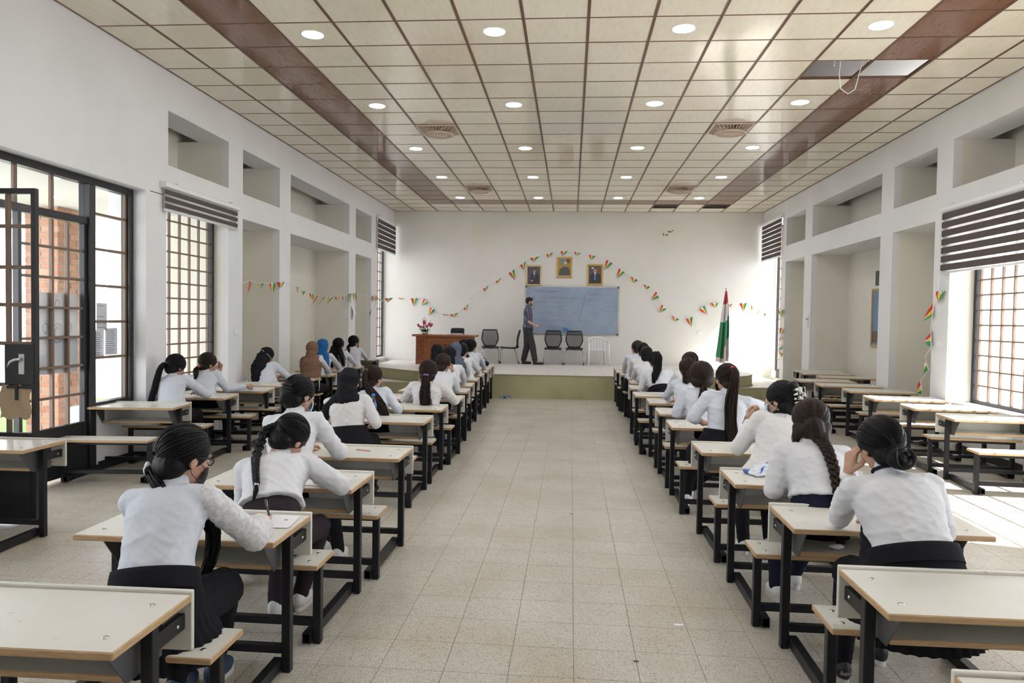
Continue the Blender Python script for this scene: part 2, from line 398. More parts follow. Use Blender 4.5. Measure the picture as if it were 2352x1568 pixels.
# ------------------------------------------------------------------ walls
def wall(name, boxes, label):
    V, F = join([b[:2] for b in boxes]); fm = []
    for b in boxes: fm += [b[2]]*6
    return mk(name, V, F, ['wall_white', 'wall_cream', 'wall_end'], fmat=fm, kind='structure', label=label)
def W(m, *b): return (*box(*b), m)
L = []
L.append(W(0, -.36, XL, -2.3, 17.1, 3.92, 5.05))                      # top band
L.append(W(0, -.37, XL, -2.3, .6, 0, 3.92)); L.append(W(0, -.37, XL, 3.4, 5.02, 0, 2.94)); L.append(W(0, -.37, XL, .6, 7.7, 2.94, 3.92)); L.append(W(0, -.37, XL, .6, 3.4, 0, .65))
L.append(W(0, -.37, XL, 7.62, 8.03, 0, 2.94)); L.append(W(0, -.74, XL, 7.7, 8.06, 2.95, 3.92))
L.append(W(0, -.74, XL, 8.06, 17.1, 2.95, 3.30))                      # beam between the two rows of niches
for a, b in ((9.54, 9.965), (11.27, 11.72), (14.9, 15.36), (16.59, 17.1)):
    L.append(W(0, -.05, XL, a, b, 0, 2.95)); L.append(W(0, -.05, XL, a, b, 3.30, 3.92))
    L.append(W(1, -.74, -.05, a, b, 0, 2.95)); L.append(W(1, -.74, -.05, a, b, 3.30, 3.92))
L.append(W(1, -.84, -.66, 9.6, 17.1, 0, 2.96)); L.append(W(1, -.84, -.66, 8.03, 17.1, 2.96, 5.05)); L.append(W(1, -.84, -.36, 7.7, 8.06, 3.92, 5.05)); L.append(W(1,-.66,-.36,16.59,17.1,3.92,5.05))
L.append(W(0, -.37, -.07, 8.03, 9.54, 0, .62)); L.append(W(0, -.37, -.07, 6.98, 7.62, 0, .64))
L.append(W(0, -.37, -.12, 17.1, BACK, 0, .55)); L.append(W(0, -.84, -.60, 17.05, BACK, 4.0, 5.05)); L.append(W(0, -.37, XL, 17.1, BACK, 4.0, 5.05))
wall('wall_left', L, 'white plastered pier wall with two rows of recessed niches')
R = []
def RW(m, x0, x1, *b): R.append(W(m, x0, x1, *b))
RW(0, XR, 9.89, -2.3, 17.1, 3.95, 4.5); RW(0, XR, 9.89, -2.3, 6.0, 4.5, 5.05); RW(0, XR, 10.3, 12.5, 17.1, 4.5, 5.05); RW(0, 9.6, 10.4, 7.7, 17.1, 4.4, 4.5)  # invented opening above the ceiling, lets daylight into the plenum
RW(0, XR, 9.90, -2.3, .6, 0, 3.95); RW(0, XR, 9.90, 3.4, 5.02, 0, 2.97); RW(0, XR, 9.90, .6, 7.7, 2.97, 3.95); RW(0, XR, 9.90, .6, 3.4, 0, .65)
RW(0, XR, 9.90, 7.6, 8.05, 0, 2.97); RW(0, XR, 10.28, 7.7, 8.1, 2.975, 3.95)
RW(0, XR, 10.28, 8.1, 17.1, 2.975, 3.33)
for a, b in ((9.68, 10.09), (11.37, 11.80), (15.05, 15.50), (16.82, 17.1)):
    RW(0, XR, XR+.11, a, b, 0, 2.975); RW(0, XR, XR+.11, a, b, 3.33, 3.95)
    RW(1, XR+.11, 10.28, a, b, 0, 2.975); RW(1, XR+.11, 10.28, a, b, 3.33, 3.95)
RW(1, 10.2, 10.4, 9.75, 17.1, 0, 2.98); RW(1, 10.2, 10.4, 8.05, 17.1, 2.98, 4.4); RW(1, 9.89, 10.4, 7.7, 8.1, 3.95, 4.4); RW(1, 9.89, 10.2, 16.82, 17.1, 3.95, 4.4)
RW(0, 9.62, 9.90, 8.05, 9.68, 0, .62); RW(0, 9.75, 9.90, 17.1, BACK, 0, .25); RW(0, XR, 9.9, 17.1, BACK, 4.0, 5.05); RW(0, 10.1, 10.4, 17.05, BACK, 4.0, 5.05)
wall('wall_right', R, 'white plastered pier wall with niches on the window side')
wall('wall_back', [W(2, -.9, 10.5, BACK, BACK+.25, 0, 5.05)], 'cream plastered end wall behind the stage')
wall('wall_near', [W(0, -.9, 10.5, -2.55, -2.3, 0, 5.05)], 'white plastered wall at the near end of the room')
mk('roof_slab', *box(-.95, 10.55, -2.6, BACK+.3, 5.05, 5.25), 'wall_white', kind='structure', label='concrete roof slab above the suspended ceiling')
for nm, b in (('baseboard_left', (-.07, -.055, 7.0, 7.6, 0, .09)), ('baseboard_right', (9.60, 9.622, 8.06, 9.67, 0, .10))):
    mk(nm, *box(*b), 'frame_black', kind='structure', label='dark skirting strip at the foot of the %s window wall' % nm.split('_')[1])
mk('baseboard_right', *box(10.185, 10.2, 11.8, 15.05, 0, .10), 'frame_black', kind='structure', label='dark skirting strip at the back of the wide right niche')
# blanked wall openings high on the back wall
for x0, x1, z0, z1, nm in ((2.06, 2.67, 3.45, 4.06, 'left'), (6.84, 7.46, 3.46, 4.07, 'right')):
    t = mk('trim_1', *join([box(x0, x1, BACK-.004, BACK, z0, z1), box(x0, x1, BACK-.007, BACK, z1-.012, z1), box(x1-.012, x1, BACK-.007, BACK, z0, z1)]), 'wall_cream', kind='structure', label='square plastered patch high on the back wall, %s one' % nm)
dm = []
rs = np.random.RandomState(3)
for k in range(9):
    x, z = 6.98+rs.rand()*.26, 3.66+rs.rand()*.28
    a = rs.rand(6)*.02+.012; pts = [(x+a[i]*math.cos(i*1.05), BACK-.006, z+a[i]*.8*math.sin(i*1.05)) for i in range(6)]
    V = np.array(pts+[(p[0], BACK-.003, p[2]) for p in pts]); dm.append((V, [tuple(range(6)), tuple(range(6, 12))[::-1]]+[(i, i+6, (i+1) % 6+6, (i+1) % 6) for i in range(6)]))
mk('chipped_plaster', *join(dm), 'plate_grey', t)

# ------------------------------------------------------------------ ceiling
ce = empty('ceiling', (0, 0, ZC), kind='structure', label='suspended ceiling of glossy cream panels with brown bands')
R0 = 6.794
def colx(c): return (max(XL, .6*c), min(XR, .6*(c+1)))
holes = {(12, 2), (13, 2), (11, 18), (13, 18)}; fans = {(4, 6), (11, 6), (4, 14), (11, 14)}
def brown(c, k): return c in (2, 13) and k <= 17 or (k == 17 and 2 <= c <= 13)
cache = {}
def tile_mesh(w, br):
    key = (round(w, 3), br)
    if key not in cache: cache[key] = bbox_mesh('ceiling_tile', (-w/2+.004, w/2-.004, -.296, .296, 0, .012), 'ceiling_brown' if br else 'ceiling_cream', .002)
    return cache[key]
far = ([], []); near = ([], [])
for c in range(16):
    x0, x1 = colx(c); w = x1-x0
    for k in range(-15, 20):
        if (c, k) in holes or (c, k) in fans: continue
        y = R0+.6*k+.3; br = brown(c, k)
        if -2 <= k <= 16: link('ceiling_tile', tile_mesh(w, br), ce, ((x0+x1)/2, y, 0), (random.uniform(-.002, .002), random.uniform(-.002, .002), 0))
        else: (far if k > 0 else near)[1 if br else 0].append(box(x0+.004, x1-.004, y-.296, y+.296, 0, .012))
for nm, (a, b) in (('ceiling_tiles_far', far), ('ceiling_tiles_near', near)):
    V, F = join(a+b); mk(nm, V, F, ['ceiling_cream', 'ceiling_brown'], ce, fmat=[0]*6*len(a)+[1]*6*len(b), kind='stuff')
plain('tbar_brown', (.17, .085, .055), .35)
y0c, y1c = R0-.6*15, BACK
run_me = newmesh('main_runner', *join([box(-.014, -.003, y0c, y1c, -.005, 0), box(.003, .014, y0c, y1c, -.005, 0), box(-.004, .004, y0c, y1c, -.002, .03)]), 'tbar_brown')
for c in range(1, 16): link('main_runner', run_me, ce, (.6*c, 0, 0))
tee_me = newmesh('cross_tee', *join([box(XL, XR, -.009, .009, -.003, 0), box(XL, XR, -.003, .003, -.001, .03)]), 'tbar_brown')
for k in range(-14, 21): link('cross_tee', tee_me, ce, (0, R0+.6*k, 0))
for x0, x1 in ((XL, XL+.02), (XR-.02, XR)): mk('wall_angle', *box(x0, x1, y0c, y1c, -.005, .02), 'tbar_brown', ce)
# square fan grilles set into the ceiling grid
def fan_parts():
    fr = join([box(-.29, .29, -.29, -.26, -.02, .005), box(-.29, .29, .26, .29, -.02, .005), box(-.29, -.26, -.26, .26, -.02, .005), box(.26, .29, -.26, .26, -.02, .005)])
    dome = []; n = 28
    for rr, zz in ((.06, -.088), (.10, -.088), (.14, -.087), (.175, -.085)): dome.append(tube([(rr*math.cos(t), rr*math.sin(t), zz) for t in np.linspace(0, 2*math.pi, n)], .0035, 4))
    dome.append(tube([(.205*math.cos(t), .205*math.sin(t), -.078) for t in np.linspace(0, 2*math.pi, n)], .013, 6))
    rib = []
    for t in np.linspace(0, 2*math.pi, 36, endpoint=False):
        m = max(abs(math.cos(t)), abs(math.sin(t))); rib.append(tube([(.05*math.cos(t), .05*math.sin(t), -.088), (.2*math.cos(t), .2*math.sin(t), -.08), (.27/m*math.cos(t), .27/m*math.sin(t), -.012)], .0042, 4))
    hub = lathe([(.001, -.095), (.03, -.095), (.045, -.088), (.045, -.05), (.001, -.05)], 18)
    back = box(-.29, .29, -.29, .29, .0, .02); blade = []
    for t in range(4):
        a = t*math.pi/2+.4; v, f = box(.05, .21, -.045, .045, -.025, -.021); blade.append((v @ rx(.35).T @ rz(a).T, f))
    return fr, join(dome+rib), hub, back, blade
plain('grille_beige', (.68, .55, .44), .45); plain('grille_tan', (.50, .38, .29), .7)  # backing plate is a darker tan than the grille
fp = fan_parts(); fms = [newmesh('fan_frame', *fp[0], 'grille_beige'), newmesh('fan_guard', *fp[1], 'grille_beige'), newmesh('fan_hub', *fp[2], 'grille_beige', smooth=True), newmesh('fan_backing', *fp[3], 'grille_tan')]
bl = [newmesh('fan_blade', *b, 'grille_beige') for b in fp[4]]
for c, k in sorted(fans, key=lambda q: (q[1], q[0])):
    lab = 'square beige ceiling fan grille, %s of the %s pair' % ('left' if c == 4 else 'right', 'nearer' if k == 6 else 'farther')
    f = empty('ceiling_fan', (.6*c+.3, R0+.6*k+.3, ZC), label=lab, category='ceiling fan', group='square fan grilles in the ceiling')
    for nm, me in zip(('fan_frame', 'fan_guard', 'fan_hub', 'fan_backing'), fms): link(nm, me, f)
    for b in bl: link('fan_blade', b, f)
# recessed round lamps
ring = newmesh('lamp_ring', *lathe([(.102, .0), (.116, -.004), (.118, -.001), (.118, .004), (.102, .004)], 32), 'white_plastic', smooth=True)
lens = newmesh('lamp_lens', *lathe([(.001, -.002), (.103, -.002), (.103, .003), (.001, .003)], 32), 'lamp_lens')
rown = ('first', 'second', 'third', 'fourth', 'last'); coln = ('leftmost', 'second', 'third', 'rightmost')
for j in range(-2, 5):
    for i, x in enumerate((2.1, 3.9, 5.7, 7.5)):
        y = 7.09+2.4*j
        if j >= 0: lab = 'round white recessed ceiling lamp, %s in the %s row from the camera' % (coln[i], rown[j])
        else: lab = 'round white recessed ceiling lamp overhead behind the picture edge, %s in the %s row' % (coln[i], ('outer', 'inner')[j+2])
        f = empty('ceiling_lamp', (x, y, ZC), label=lab, category='ceiling lamp', group='round recessed ceiling lamps')
        link('lamp_ring', ring, f); link('lamp_lens', lens, f)
        ld = bpy.data.lights.get('lamp_light') or bpy.data.lights.new('lamp_light', 'AREA'); ld.shape = 'DISK'; ld.size = .19; ld.energy = 5; ld.color = (.95, .96, 1.0)
        lo = bpy.data.objects.new('lamp_light', ld); C.objects.link(lo); lo.parent = f; lo.location = (0, 0, -.006)
# hanging wire and chains in the open ceiling bay
mk('loose_wire', *tube([(7.56, 8.12, 5.06), (7.53, 8.15, 4.6), (7.52, 8.2, 4.3), (7.55, 8.22, 4.14), (7.62, 8.2, 4.08), (7.68, 8.17, 4.12), (7.72, 8.12, 4.35), (7.73, 8.1, 5.06)], .005, 6), 'white_plastic', label='loose white wire looping down through the open ceiling bay', category='wire', smooth=True)
for x, w in ((7.50, 'left'), (7.86, 'right')):
    mk('hanger_chain', *join([tube([(x+(.008 if q % 2 else 0)*math.cos(t), 8.3+(0 if q % 2 else .008)*math.cos(t), 4.42+.022*q+.014*math.sin(t)) for t in np.linspace(0, 2*math.pi, 9)], .0025, 4) for q in range(28)]), 'chrome', label='steel hanger chain inside the open ceiling bay, %s one' % w, category='chain')

# ------------------------------------------------------------------ windows and doors
pane_me = newmesh('pane', *box(-.5, .5, -.5, .5, -.5, .5), 'window_glass')
def pane(parent, x, y0, y1, z0, z1):
    o = link('pane', pane_me, parent, (x, (y0+y1)/2, (z0+z1)/2)); o.scale = (.004, y1-y0, z1-z0); return o
def grid_window(name, X, ys, zs, fr, label, inner='frame_brown', bar=.019, panes=True, skip=()):
    w = empty(name, (X, (ys[0]+ys[-1])/2, zs[0]), kind='structure', label=label); w.location = (0, 0, 0)
    y0, y1, z0, z1 = ys[0], ys[-1], zs[0], zs[-1]
    for b in ((X-.03, X+.03, y0-fr, y0, z0-fr, z1+fr), (X-.03, X+.03, y1, y1+fr, z0-fr, z1+fr), (X-.03, X+.03, y0, y1, z0-fr, z0), (X-.03, X+.03, y0, y1, z1, z1+fr)):
        link('window_frame', bbox_mesh('window_frame', b, 'frame_black', .004), w)
    for y in ys[1:-1]: link('muntin', bbox_mesh('muntin', (X-.016, X+.016, y-bar/2, y+bar/2, z0, z1), inner, .003), w)
    for z in zs[1:-1]: link('muntin', bbox_mesh('muntin', (X-.014, X+.014, y0, y1, z-bar/2, z+bar/2), inner, .003), w)
    if panes:
        for i in range(len(ys)-1):
            for j in range(len(zs)-1): pane(w, X, ys[i], ys[i+1], zs[j], zs[j+1])
    return w
def steps(a, b, d): n = max(1, round((b-a)/d)); return [a+(b-a)*i/n for i in range(n+1)]
grid_window('window_1', -.17, [8.08, 8.245, 8.477, 8.71, 8.943, 9.176, 9.409, 9.49], steps(.67, 2.91, .1945), .05, 'tall steel window with small square panes behind a dark striped blind, left wall')
grid_window('window_2', 9.79, [8.1, 8.155, 8.39, 8.625, 8.863, 9.098, 9.332, 9.567, 9.63], steps(.67, 2.93, .188), .05, 'bright steel window with small square panes in the right wall')
grid_window('window_3', -.24, steps(17.15, 18.72, .225), steps(.62, 3.95, .24), .05, 'narrow steel window beside the stage in the left wall')
w4 = grid_window('window_4', 9.84, steps(17.15, 18.72, .225), steps(.46, 3.95, .25), .05, 'narrow glazed steel door beside the stage in the right wall')
mk('kick_panel', *box(9.82, 9.86, 17.15, 18.72, .25, .42), 'plate_grey', w4)
for nm, X, sd in (('fill_window_left', -.2, 'left'), ('fill_window_right', 9.72, 'right')):  # unseen windows added to bring daylight into the near end
    grid_window(nm, X, steps(.66, 3.34, .67), steps(.71, 2.88, .72), .05, 'unseen window added in the %s wall to light the near end of the room' % sd)
for nm, b in (('trim_2', (-.37, -.02, 8.0, 9.56, .60, .63)), ('trim_3', (9.55, 9.9, 8.04, 9.69, .60, .63))):
    mk(nm, *box(*b), 'wall_white', kind='structure', label='plastered window ledge under the gridded window')
# left double door with side light, one leaf standing open into the room
d1 = empty('door_1', (0, 0, 0), kind='structure', label='black steel glazed double door with side light, one leaf open')
X = -.13
def bar_(nm, b, m='frame_black', p=d1, bev=.004): return link(nm, bbox_mesh(nm, b, m, bev), p)
for b in ((X-.05, X+.05, 5.02, 7.62, 2.87, 2.945), (X-.05, X+.05, 5.02, 5.10, 0, 2.87), (X-.06, X+.06, 6.88, 6.97, 0, 2.87), (X-.05, X+.05, 7.55, 7.62, .64, 2.87), (X-.05, X+.05, 6.97, 7.55, .64, .69), (X-.04, X+.04, 5.10, 6.88, 2.47, 2.54)): bar_('door_frame', b)
ty = [5.10, 5.53, 5.97, 6.42, 6.88]
for y in ty[1:-1]: bar_('muntin', (X-.016, X+.016, y-.02, y+.02, 2.54, 2.87), 'frame_brown')
for a, b in zip(ty[:-1], ty[1:]): pane(d1, X, a, b, 2.54, 2.87)
sz = [.69, 1.14, 1.51, 1.876, 2.245, 2.60, 2.87]
for z in sz[1:-1]: bar_('muntin', (X-.016, X+.016, 6.97, 7.55, z-.013, z+.013), 'frame_brown')
bar_('muntin', (X-.016, X+.016, 7.52, 7.55, .69, 2.87), 'frame_brown')
for a, b in zip(sz[:-1], sz[1:]): pane(d1, X, 6.97, 7.55, a, b)
ly, lz = [6.02, 6.22, 6.42, 6.63, 6.84], [.52, .80, 1.08, 1.36, 1.64, 1.92, 2.20, 2.46]
for b in ((X-.03, X+.03, 5.98, 6.02, .02, 2.47), (X-.03, X+.03, 6.84, 6.88, .02, 2.47), (X-.025, X+.025, 6.02, 6.84, .03, .52)): bar_('door_stile', b)
for y in ly[1:-1]: bar_('muntin', (X-.02, X+.02, y-.013, y+.013, .52, 2.46), 'frame_brown')
for z in lz[1:-1]: bar_('muntin', (X-.018, X+.018, 6.02, 6.84, z-.012, z+.012), 'frame_brown')
for i in range(4):
    for j in range(7): pane(d1, X, ly[i], ly[i+1], lz[j], lz[j+1])
leaf = empty('door_leaf'); leaf.parent = d1; Y = 5.15
lx, lzz = [-.09, .115, .31, .485, .675], [.69, 1.05, 1.36, 1.65, 1.93, 2.235, 2.475]
for b in ((-.13, -.09, Y-.022, Y+.022, .02, 2.515), (.675, .712, Y-.022, Y+.022, .02, 2.515), (-.09, .675, Y-.022, Y+.022, 2.475, 2.515), (-.09, .675, Y-.018, Y+.018, .02, .66), (-.09, .675, Y-.02, Y+.02, .66, .69)): bar_('door_stile', b, 'frame_black', leaf)
for x in lx[1:-1]: bar_('muntin', (x-.016, x+.016, Y-.016, Y+.016, .69, 2.475), 'frame_brown', leaf)
for z in lzz[1:-1]: bar_('muntin', (-.09, .675, Y-.014, Y+.014, z-.014, z+.014), 'frame_brown', leaf)
for i in range(4):
    for j in range(6):
        o = link('pane', pane_me, leaf, ((lx[i]+lx[i+1])/2, Y, (lzz[j]+lzz[j+1])/2)); o.scale = (lx[i+1]-lx[i], .004, lzz[j+1]-lzz[j])
lp = bar_('lock_plate', (.47, .70, Y-.03, Y+.03, 1.05, 1.355), 'frame_black', leaf)
link('handle_plate', bbox_mesh('handle_plate', (.585, .632, Y-.036, Y-.03, 1.13, 1.285), 'chrome', .003), leaf)
mk('door_handle', *tube([(.612, Y-.03, 1.245), (.612, Y-.075, 1.245), (.59, Y-.08, 1.243), (.555, Y-.078, 1.225), (.53, Y-.076, 1.185)], [.011, .011, .011, .010, .006], 10), 'chrome', leaf, smooth=True)
mk('slide_bolt', *join([box(.50, .735, Y-.045, Y-.03, 1.025, 1.045), box(.575, .592, Y-.06, Y-.045, .94, 1.05), box(.70, .74, Y-.05, Y-.02, 1.02, 1.055)]), 'frame_black', leaf)
cb = []
nx, nz = 8, 6
for j in range(nz+1):
    for i in range(nx+1):
        x = .44+.24*i/nx+(.012*math.sin(j*1.3)); z = .80+.245*j/nz+.012*math.sin(i*1.7); cb.append((x, Y-.035-.008*math.sin(i*.9+j*.6), z))
F = [(j*(nx+1)+i, j*(nx+1)+i+1, (j+1)*(nx+1)+i+1, (j+1)*(nx+1)+i) for j in range(nz) for i in range(nx)]
V = np.array(cb); V2 = V.copy(); V2[:, 1] += .004
k = len(V); mk('cardboard_sheet', np.vstack([V, V2]), F+[tuple(a+k for a in q[::-1]) for q in F], 'cardboard', label='torn brown cardboard taped over the open door glass', category='cardboard', smooth=True)
# posters taped on the outside of the door glass
def poster(x, y0, y1, z0, z1, label, lines, cat='poster'):
    e = empty('notice_sheet', (x, (y0+y1)/2, (z0+z1)/2), label=label, category=cat); hy, hz = (y1-y0)/2, (z1-z0)/2
    mk('sheet', *box(-.001, .001, -hy, hy, -hz, hz), 'paper', e)
    ps = []
    for q in range(lines):
        z = hz*.8-q*(1.6*hz/max(lines-1, 1)); ps.append(box(.001, .0016, -hy*.8, hy*(.35+.4*((q*7) % 5)/5), z-.003, z+.003))
    if ps: mk('printed_lines', *join(ps), 'paper_ink', e)
    return e
pz = poster(-.165, 6.27, 6.82, 1.02, 1.78, 'large white poster seen through the glass of the closed door leaf', 0)
emb = [tube([(.0015, .07*math.cos(t)*s+cyy, .09*math.sin(t)*s+czz) for t in np.linspace(0, 2*math.pi, 20)], .006, 4) for s, cyy, czz in ((1, 0, .0), (.6, 0, .0), (.5, -.16, .05), (.5, .16, .05), (.4, 0, .28))]
plain('faded_print', (.55, .55, .58), .8); mk('faded_emblem', *join(emb), 'faded_print', pz)
poster(-.155, 7.1, 7.27, 1.42, 1.70, 'grey notice taped high on the side light glass', 3)
poster(-.155, 7.02, 7.22, 1.14, 1.42, 'typed notice on the side light, left of two side by side', 11)
poster(-.155, 7.24, 7.44, 1.16, 1.44, 'typed notice on the side light, right of two side by side', 11)
# right double door near the camera side (out of the picture, light comes through it)
d2 = grid_window('door_2', 9.65, steps(5.10, 7.52, .40), steps(.45, 2.88, .40), .07, 'glazed steel double door in the right wall'); mk('kick_panel', *box(9.63, 9.67, 5.05, 7.57, 0, .40), 'frame_black', d2)

# ------------------------------------------------------------------ outside the left door
mk('exterior_ground', *box(-40, 50, -40, 60, -.4, -.15), 'exterior_ground', kind='structure', label='pale paved ground outside the building')
mk('exterior_porch_roof', *box(-3.4, -.40, 3.0, 11.5, 2.93, 3.2), 'exterior_pale', kind='structure', label='pale concrete porch roof outside the left door')
mk('exterior_lawn', *box(-9, -2.4, 6, 14, -.15, -.12), 'grass_green', kind='structure', label='strip of green lawn beyond the porch')
pil = empty('brick_pillar', (-1.97, 8.92, -.15), label='red brick pillar of the porch seen through the left door', category='pillar')
mk('mortar_core', *box(-.215, .215, -.215, .215, 0, 3.08), 'mortar', pil)
bm1 = bbox_mesh('brick', (-.104, .104, -.05, .05, -.033, .033), 'brick_red', .004); bm2 = bbox_mesh('brick', (-.05, .05, -.05, .05, -.033, .033), 'brick_red', .004)
for q in range(39):
    z = .045+.0785*q; o = q % 2
    for side in range(2):
        for s in ((-.114, .114) if (o+side) % 2 else (-.17, 0., .17)):
            me = bm1 if (o+side) % 2 or s == 0 else bm2
            j = random.uniform(-.004, .004)
            if side == 0: link('brick', me, pil, (s, -.174+j, z))
            else: link('brick', me, pil, (.174+j, s, z), (0, 0, math.pi/2))
mk('red_post', *box(-5.3, -5.05, 15.6, 15.85, -.15, 2.5), 'red', kind='structure', label='red post standing far outside beyond the side light')

# ------------------------------------------------------------------ stage
st = [(.07, 16.24), (.4, 16.0), (.84, 15.6), (1.18, 15.3), (1.5, 15.06), (2.1, 14.85), (2.8, 14.72), (3.5, 14.68), (4.5, 14.70), (5.6, 14.74), (6.8, 14.88), (7.6, 15.1), (8.1, 15.35), (8.4, 15.65), (8.6, 16.05), (8.66, 16.5), (8.6, 17.2), (8.45, 18.0), (8.2, BACK-.002), (.07, BACK-.002)]
sg = empty('stage_platform', (0, 0, 0), label='low curved green-sided stage platform with pale tiled top', category='stage')
mk('stage_riser', *prism(st, 0, .47), 'stage_green', sg)
plain('stage_tile', (.70, .67, .62), .4)
mk('stage_top', *prism([(x, y-.012) for x, y in st], .47, .482), 'grout', sg)
import itertools
def clip_poly(poly, x0, x1, y0, y1):
    def cut(p, f, g):
        out = []
        for a, b in zip(p, p[1:]+p[:1]):
            fa, fb = f(a), f(b)
            if fa >= 0: out.append(a)
            if (fa >= 0) != (fb >= 0): t = fa/(fa-fb); out.append((a[0]+(b[0]-a[0])*t, a[1]+(b[1]-a[1])*t))
        return out
    for f in (lambda p: p[0]-x0, lambda p: x1-p[0], lambda p: p[1]-y0, lambda p: y1-p[1]):
        poly = cut(poly, f, None)
        if len(poly) < 3: return []
    return poly
for i in range(-1, 15):
    for j in range(0, 8):
        q = clip_poly([(x, y-.014) for x, y in st], .6*i+.002, .6*i+.598, 14.6+.6*j+.002, 14.6+.6*j+.598)
        if len(q) >= 3: mk('stage_tile', *prism(q, .476, .486), 'stage_tile', sg)
def step_(poly, lab):
    s = empty('stage_step', (0, 0, 0), label=lab, category='step')
    mk('step_riser', *prism(poly, 0, .24), 'stage_green', s); mk('step_tread', *prism([(x, y-.01) for x, y in poly], .24, .252), 'stage_tile', s)
step_([(.07, 15.05), (1.55, 15.0), (1.48, 15.04), (1.16, 15.27), (.82, 15.57), (.38, 15.97), (.07, 16.2)], 'lower green step at the curved left end of the stage')
step_([(7.9, 15.26), (8.7, 15.56), (9.455, 15.56), (9.455, BACK-.01), (8.23, BACK-.01), (8.48, 18.0), (8.63, 17.2), (8.69, 16.5), (8.63, 16.05), (8.43, 15.65), (8.13, 15.35)], 'lower green step at the right end of the stage by the window')
# ------------------------------------------------------------------ school desks with attached bench
DW, DD = .88, .45
hw = DW/2
def bx(nm, b, m, bev=.003, ze=False): return bbox_mesh(nm, b, m, bev, ze)
lam = ['laminate', 'edge_band']
ST = 'steel_black'
me_top = bx('desktop', (-hw, hw, -DD, -.019, .635, .66), lam, .004, True)
me_panel = bx('modesty_panel', (-hw, hw, -.018, 0, .468, .672), ['laminate'], .003)
me_shelf = bx('book_shelf', (-.352, .352, -.265, -.02, .478, .50), lam, .003, True)
def plate(sx):
    pr = [(-.385, .634), (-.06, .634), (-.06, .47), (-.255, .47)]
    x0, x1 = (sx*.356, sx*.36) if sx > 0 else (sx*.36, sx*.356)
    V = [(x0, y, z) for y, z in pr] + [(x1, y, z) for y, z in pr]
    return newmesh('side_plate', np.array(V), [(0, 1, 2, 3), (7, 6, 5, 4), (0, 4, 5, 1), (1, 5, 6, 2), (2, 6, 7, 3), (3, 7, 4, 0)], 'plate_grey')
me_leg = bx('leg', (-.02, .02, -.02, .02, 0, .635), ST, .003); me_bleg = bx('bench_leg', (-.02, .02, -.02, .02, 0, .395), ST, .003)
me_foot = newmesh('foot_rail', *join([box(-.02, -.016, -.90, -.2, .012, .062), box(.016, .02, -.90, -.2, .012, .062), box(-.016, .016, -.90, -.2, .012, .016), box(-.016, .016, -.90, -.2, .058, .062)]), ST)
me_cross = bx('crossbar', (-.38, .38, -.018, .018, .085, .122), ST, .003)
me_seat = bx('bench_seat', (-hw, hw, -.125, .125, .396, .42), lam, .004, True)
me_srail = bx('seat_rail', (-.38, .38, -.018, .018, .358, .395), ST, .003)
me_brk = bx('bracket', (-.012, .012, -.18, -.018, .542, .596), ST, .002)
me_bolt = newmesh('bolt', *ellipsoid((0, 0, 0), (.006, .007, .007), 8, 6), 'chrome', smooth=True)
me_screw = newmesh('screw', *lathe([(.001, .003), (.008, .0025), (.011, .0005), (.011, -.003), (.001, -.003)], 10), 'chrome', smooth=True)
me_plL, me_plR = plate(-1), plate(1)
DESK = []
ordn = ['first', 'second', 'third', 'fourth', 'fifth', 'sixth', 'seventh', 'eighth', 'ninth', 'tenth', 'eleventh', 'twelfth', 'thirteenth', 'fourteenth', 'fifteenth']
def desk(xc, far, rot, label, group, zs=1.0, screws=True):
    e = empty('school_desk', (xc, far, 0), rot, label=label, category='desk', group=group); e.scale = (1, 1, zs)
    tp = link('desktop', me_top, e); link('modesty_panel', me_panel, e); link('book_shelf', me_shelf, e); link('side_plate', me_plL, e); link('side_plate', me_plR, e)
    for s in (-1, 1):
        link('leg', me_leg, e, (s*.40, -.20, 0)); link('bench_leg', me_bleg, e, (s*.40, -.85, 0)); link('foot_rail', me_foot, e, (s*.36, 0, 0))
        b = link('bracket', me_brk, e, (s*.405, 0, 0)); link('bolt', me_bolt, b, (s*.013, -.07, .57))
    link('crossbar', me_cross, e, (0, -.20, 0)); link('crossbar', me_cross, e, (0, -.85, 0)); link('seat_rail', me_srail, e, (0, -.85, 0))
    st_ = link('bench_seat', me_seat, e, (0, -.85, 0))
    if screws:
        for sx, sy in itertools.product((-.36, .36), (-.36, -.12)): link('screw', me_screw, tp, (sx, sy, .661))
        for sx, sy in itertools.product((-.38, .38), (-.06, .06)): link('screw', me_screw, st_, (sx, sy, .421))
    DESK.append(e); return e
LCOL = [(3.435, 2.34), (3.48, 3.35), (3.52, 4.30), (3.565, 5.19), (3.395, 6.86), (3.385, 7.76), (3.43, 8.70), (3.37, 9.61), (3.315, 10.46), (3.27, 11.4), (3.24, 12.3), (3.22, 13.15), (3.185, 13.92), (3.16, 14.66)]
RCOL = [(5.73, 2.04), (5.73, 2.89), (5.725, 3.85), (5.655, 4.75), (5.64, 5.77), (5.60, 6.98), (5.605, 7.92), (5.61, 8.88), (5.51, 9.66), (5.53, 10.62), (5.60, 11.5), (5.62, 12.3), (5.565, 13.1), (5.54, 13.9), (5.55, 14.66)]
FLCOL = [(1.0, 5.07, .02, 1), (.70, 7.40, .10, 1), (.78, 8.33, .09, 1), (.88, 9.14, .10, 1), (.92, 9.86, .05, 1), (.90, 10.79, .03, 1), (.88, 11.67, .03, 1), (.86, 12.6, .02, 1), (.80, 13.51, .02, 1), (.72, 14.9, .02, 1.10)]
FRCOL = [(8.58, 8.09, -.07), (8.60, 8.98, -.10), (8.53, 9.91, -.08), (8.64, 10.96, -.10), (8.53, 11.83, -.08), (8.47, 12.67, -.06), (9.12, 13.56, -.06), (9.10, 14.45, -.06), (9.16, 15.1, -.05)]
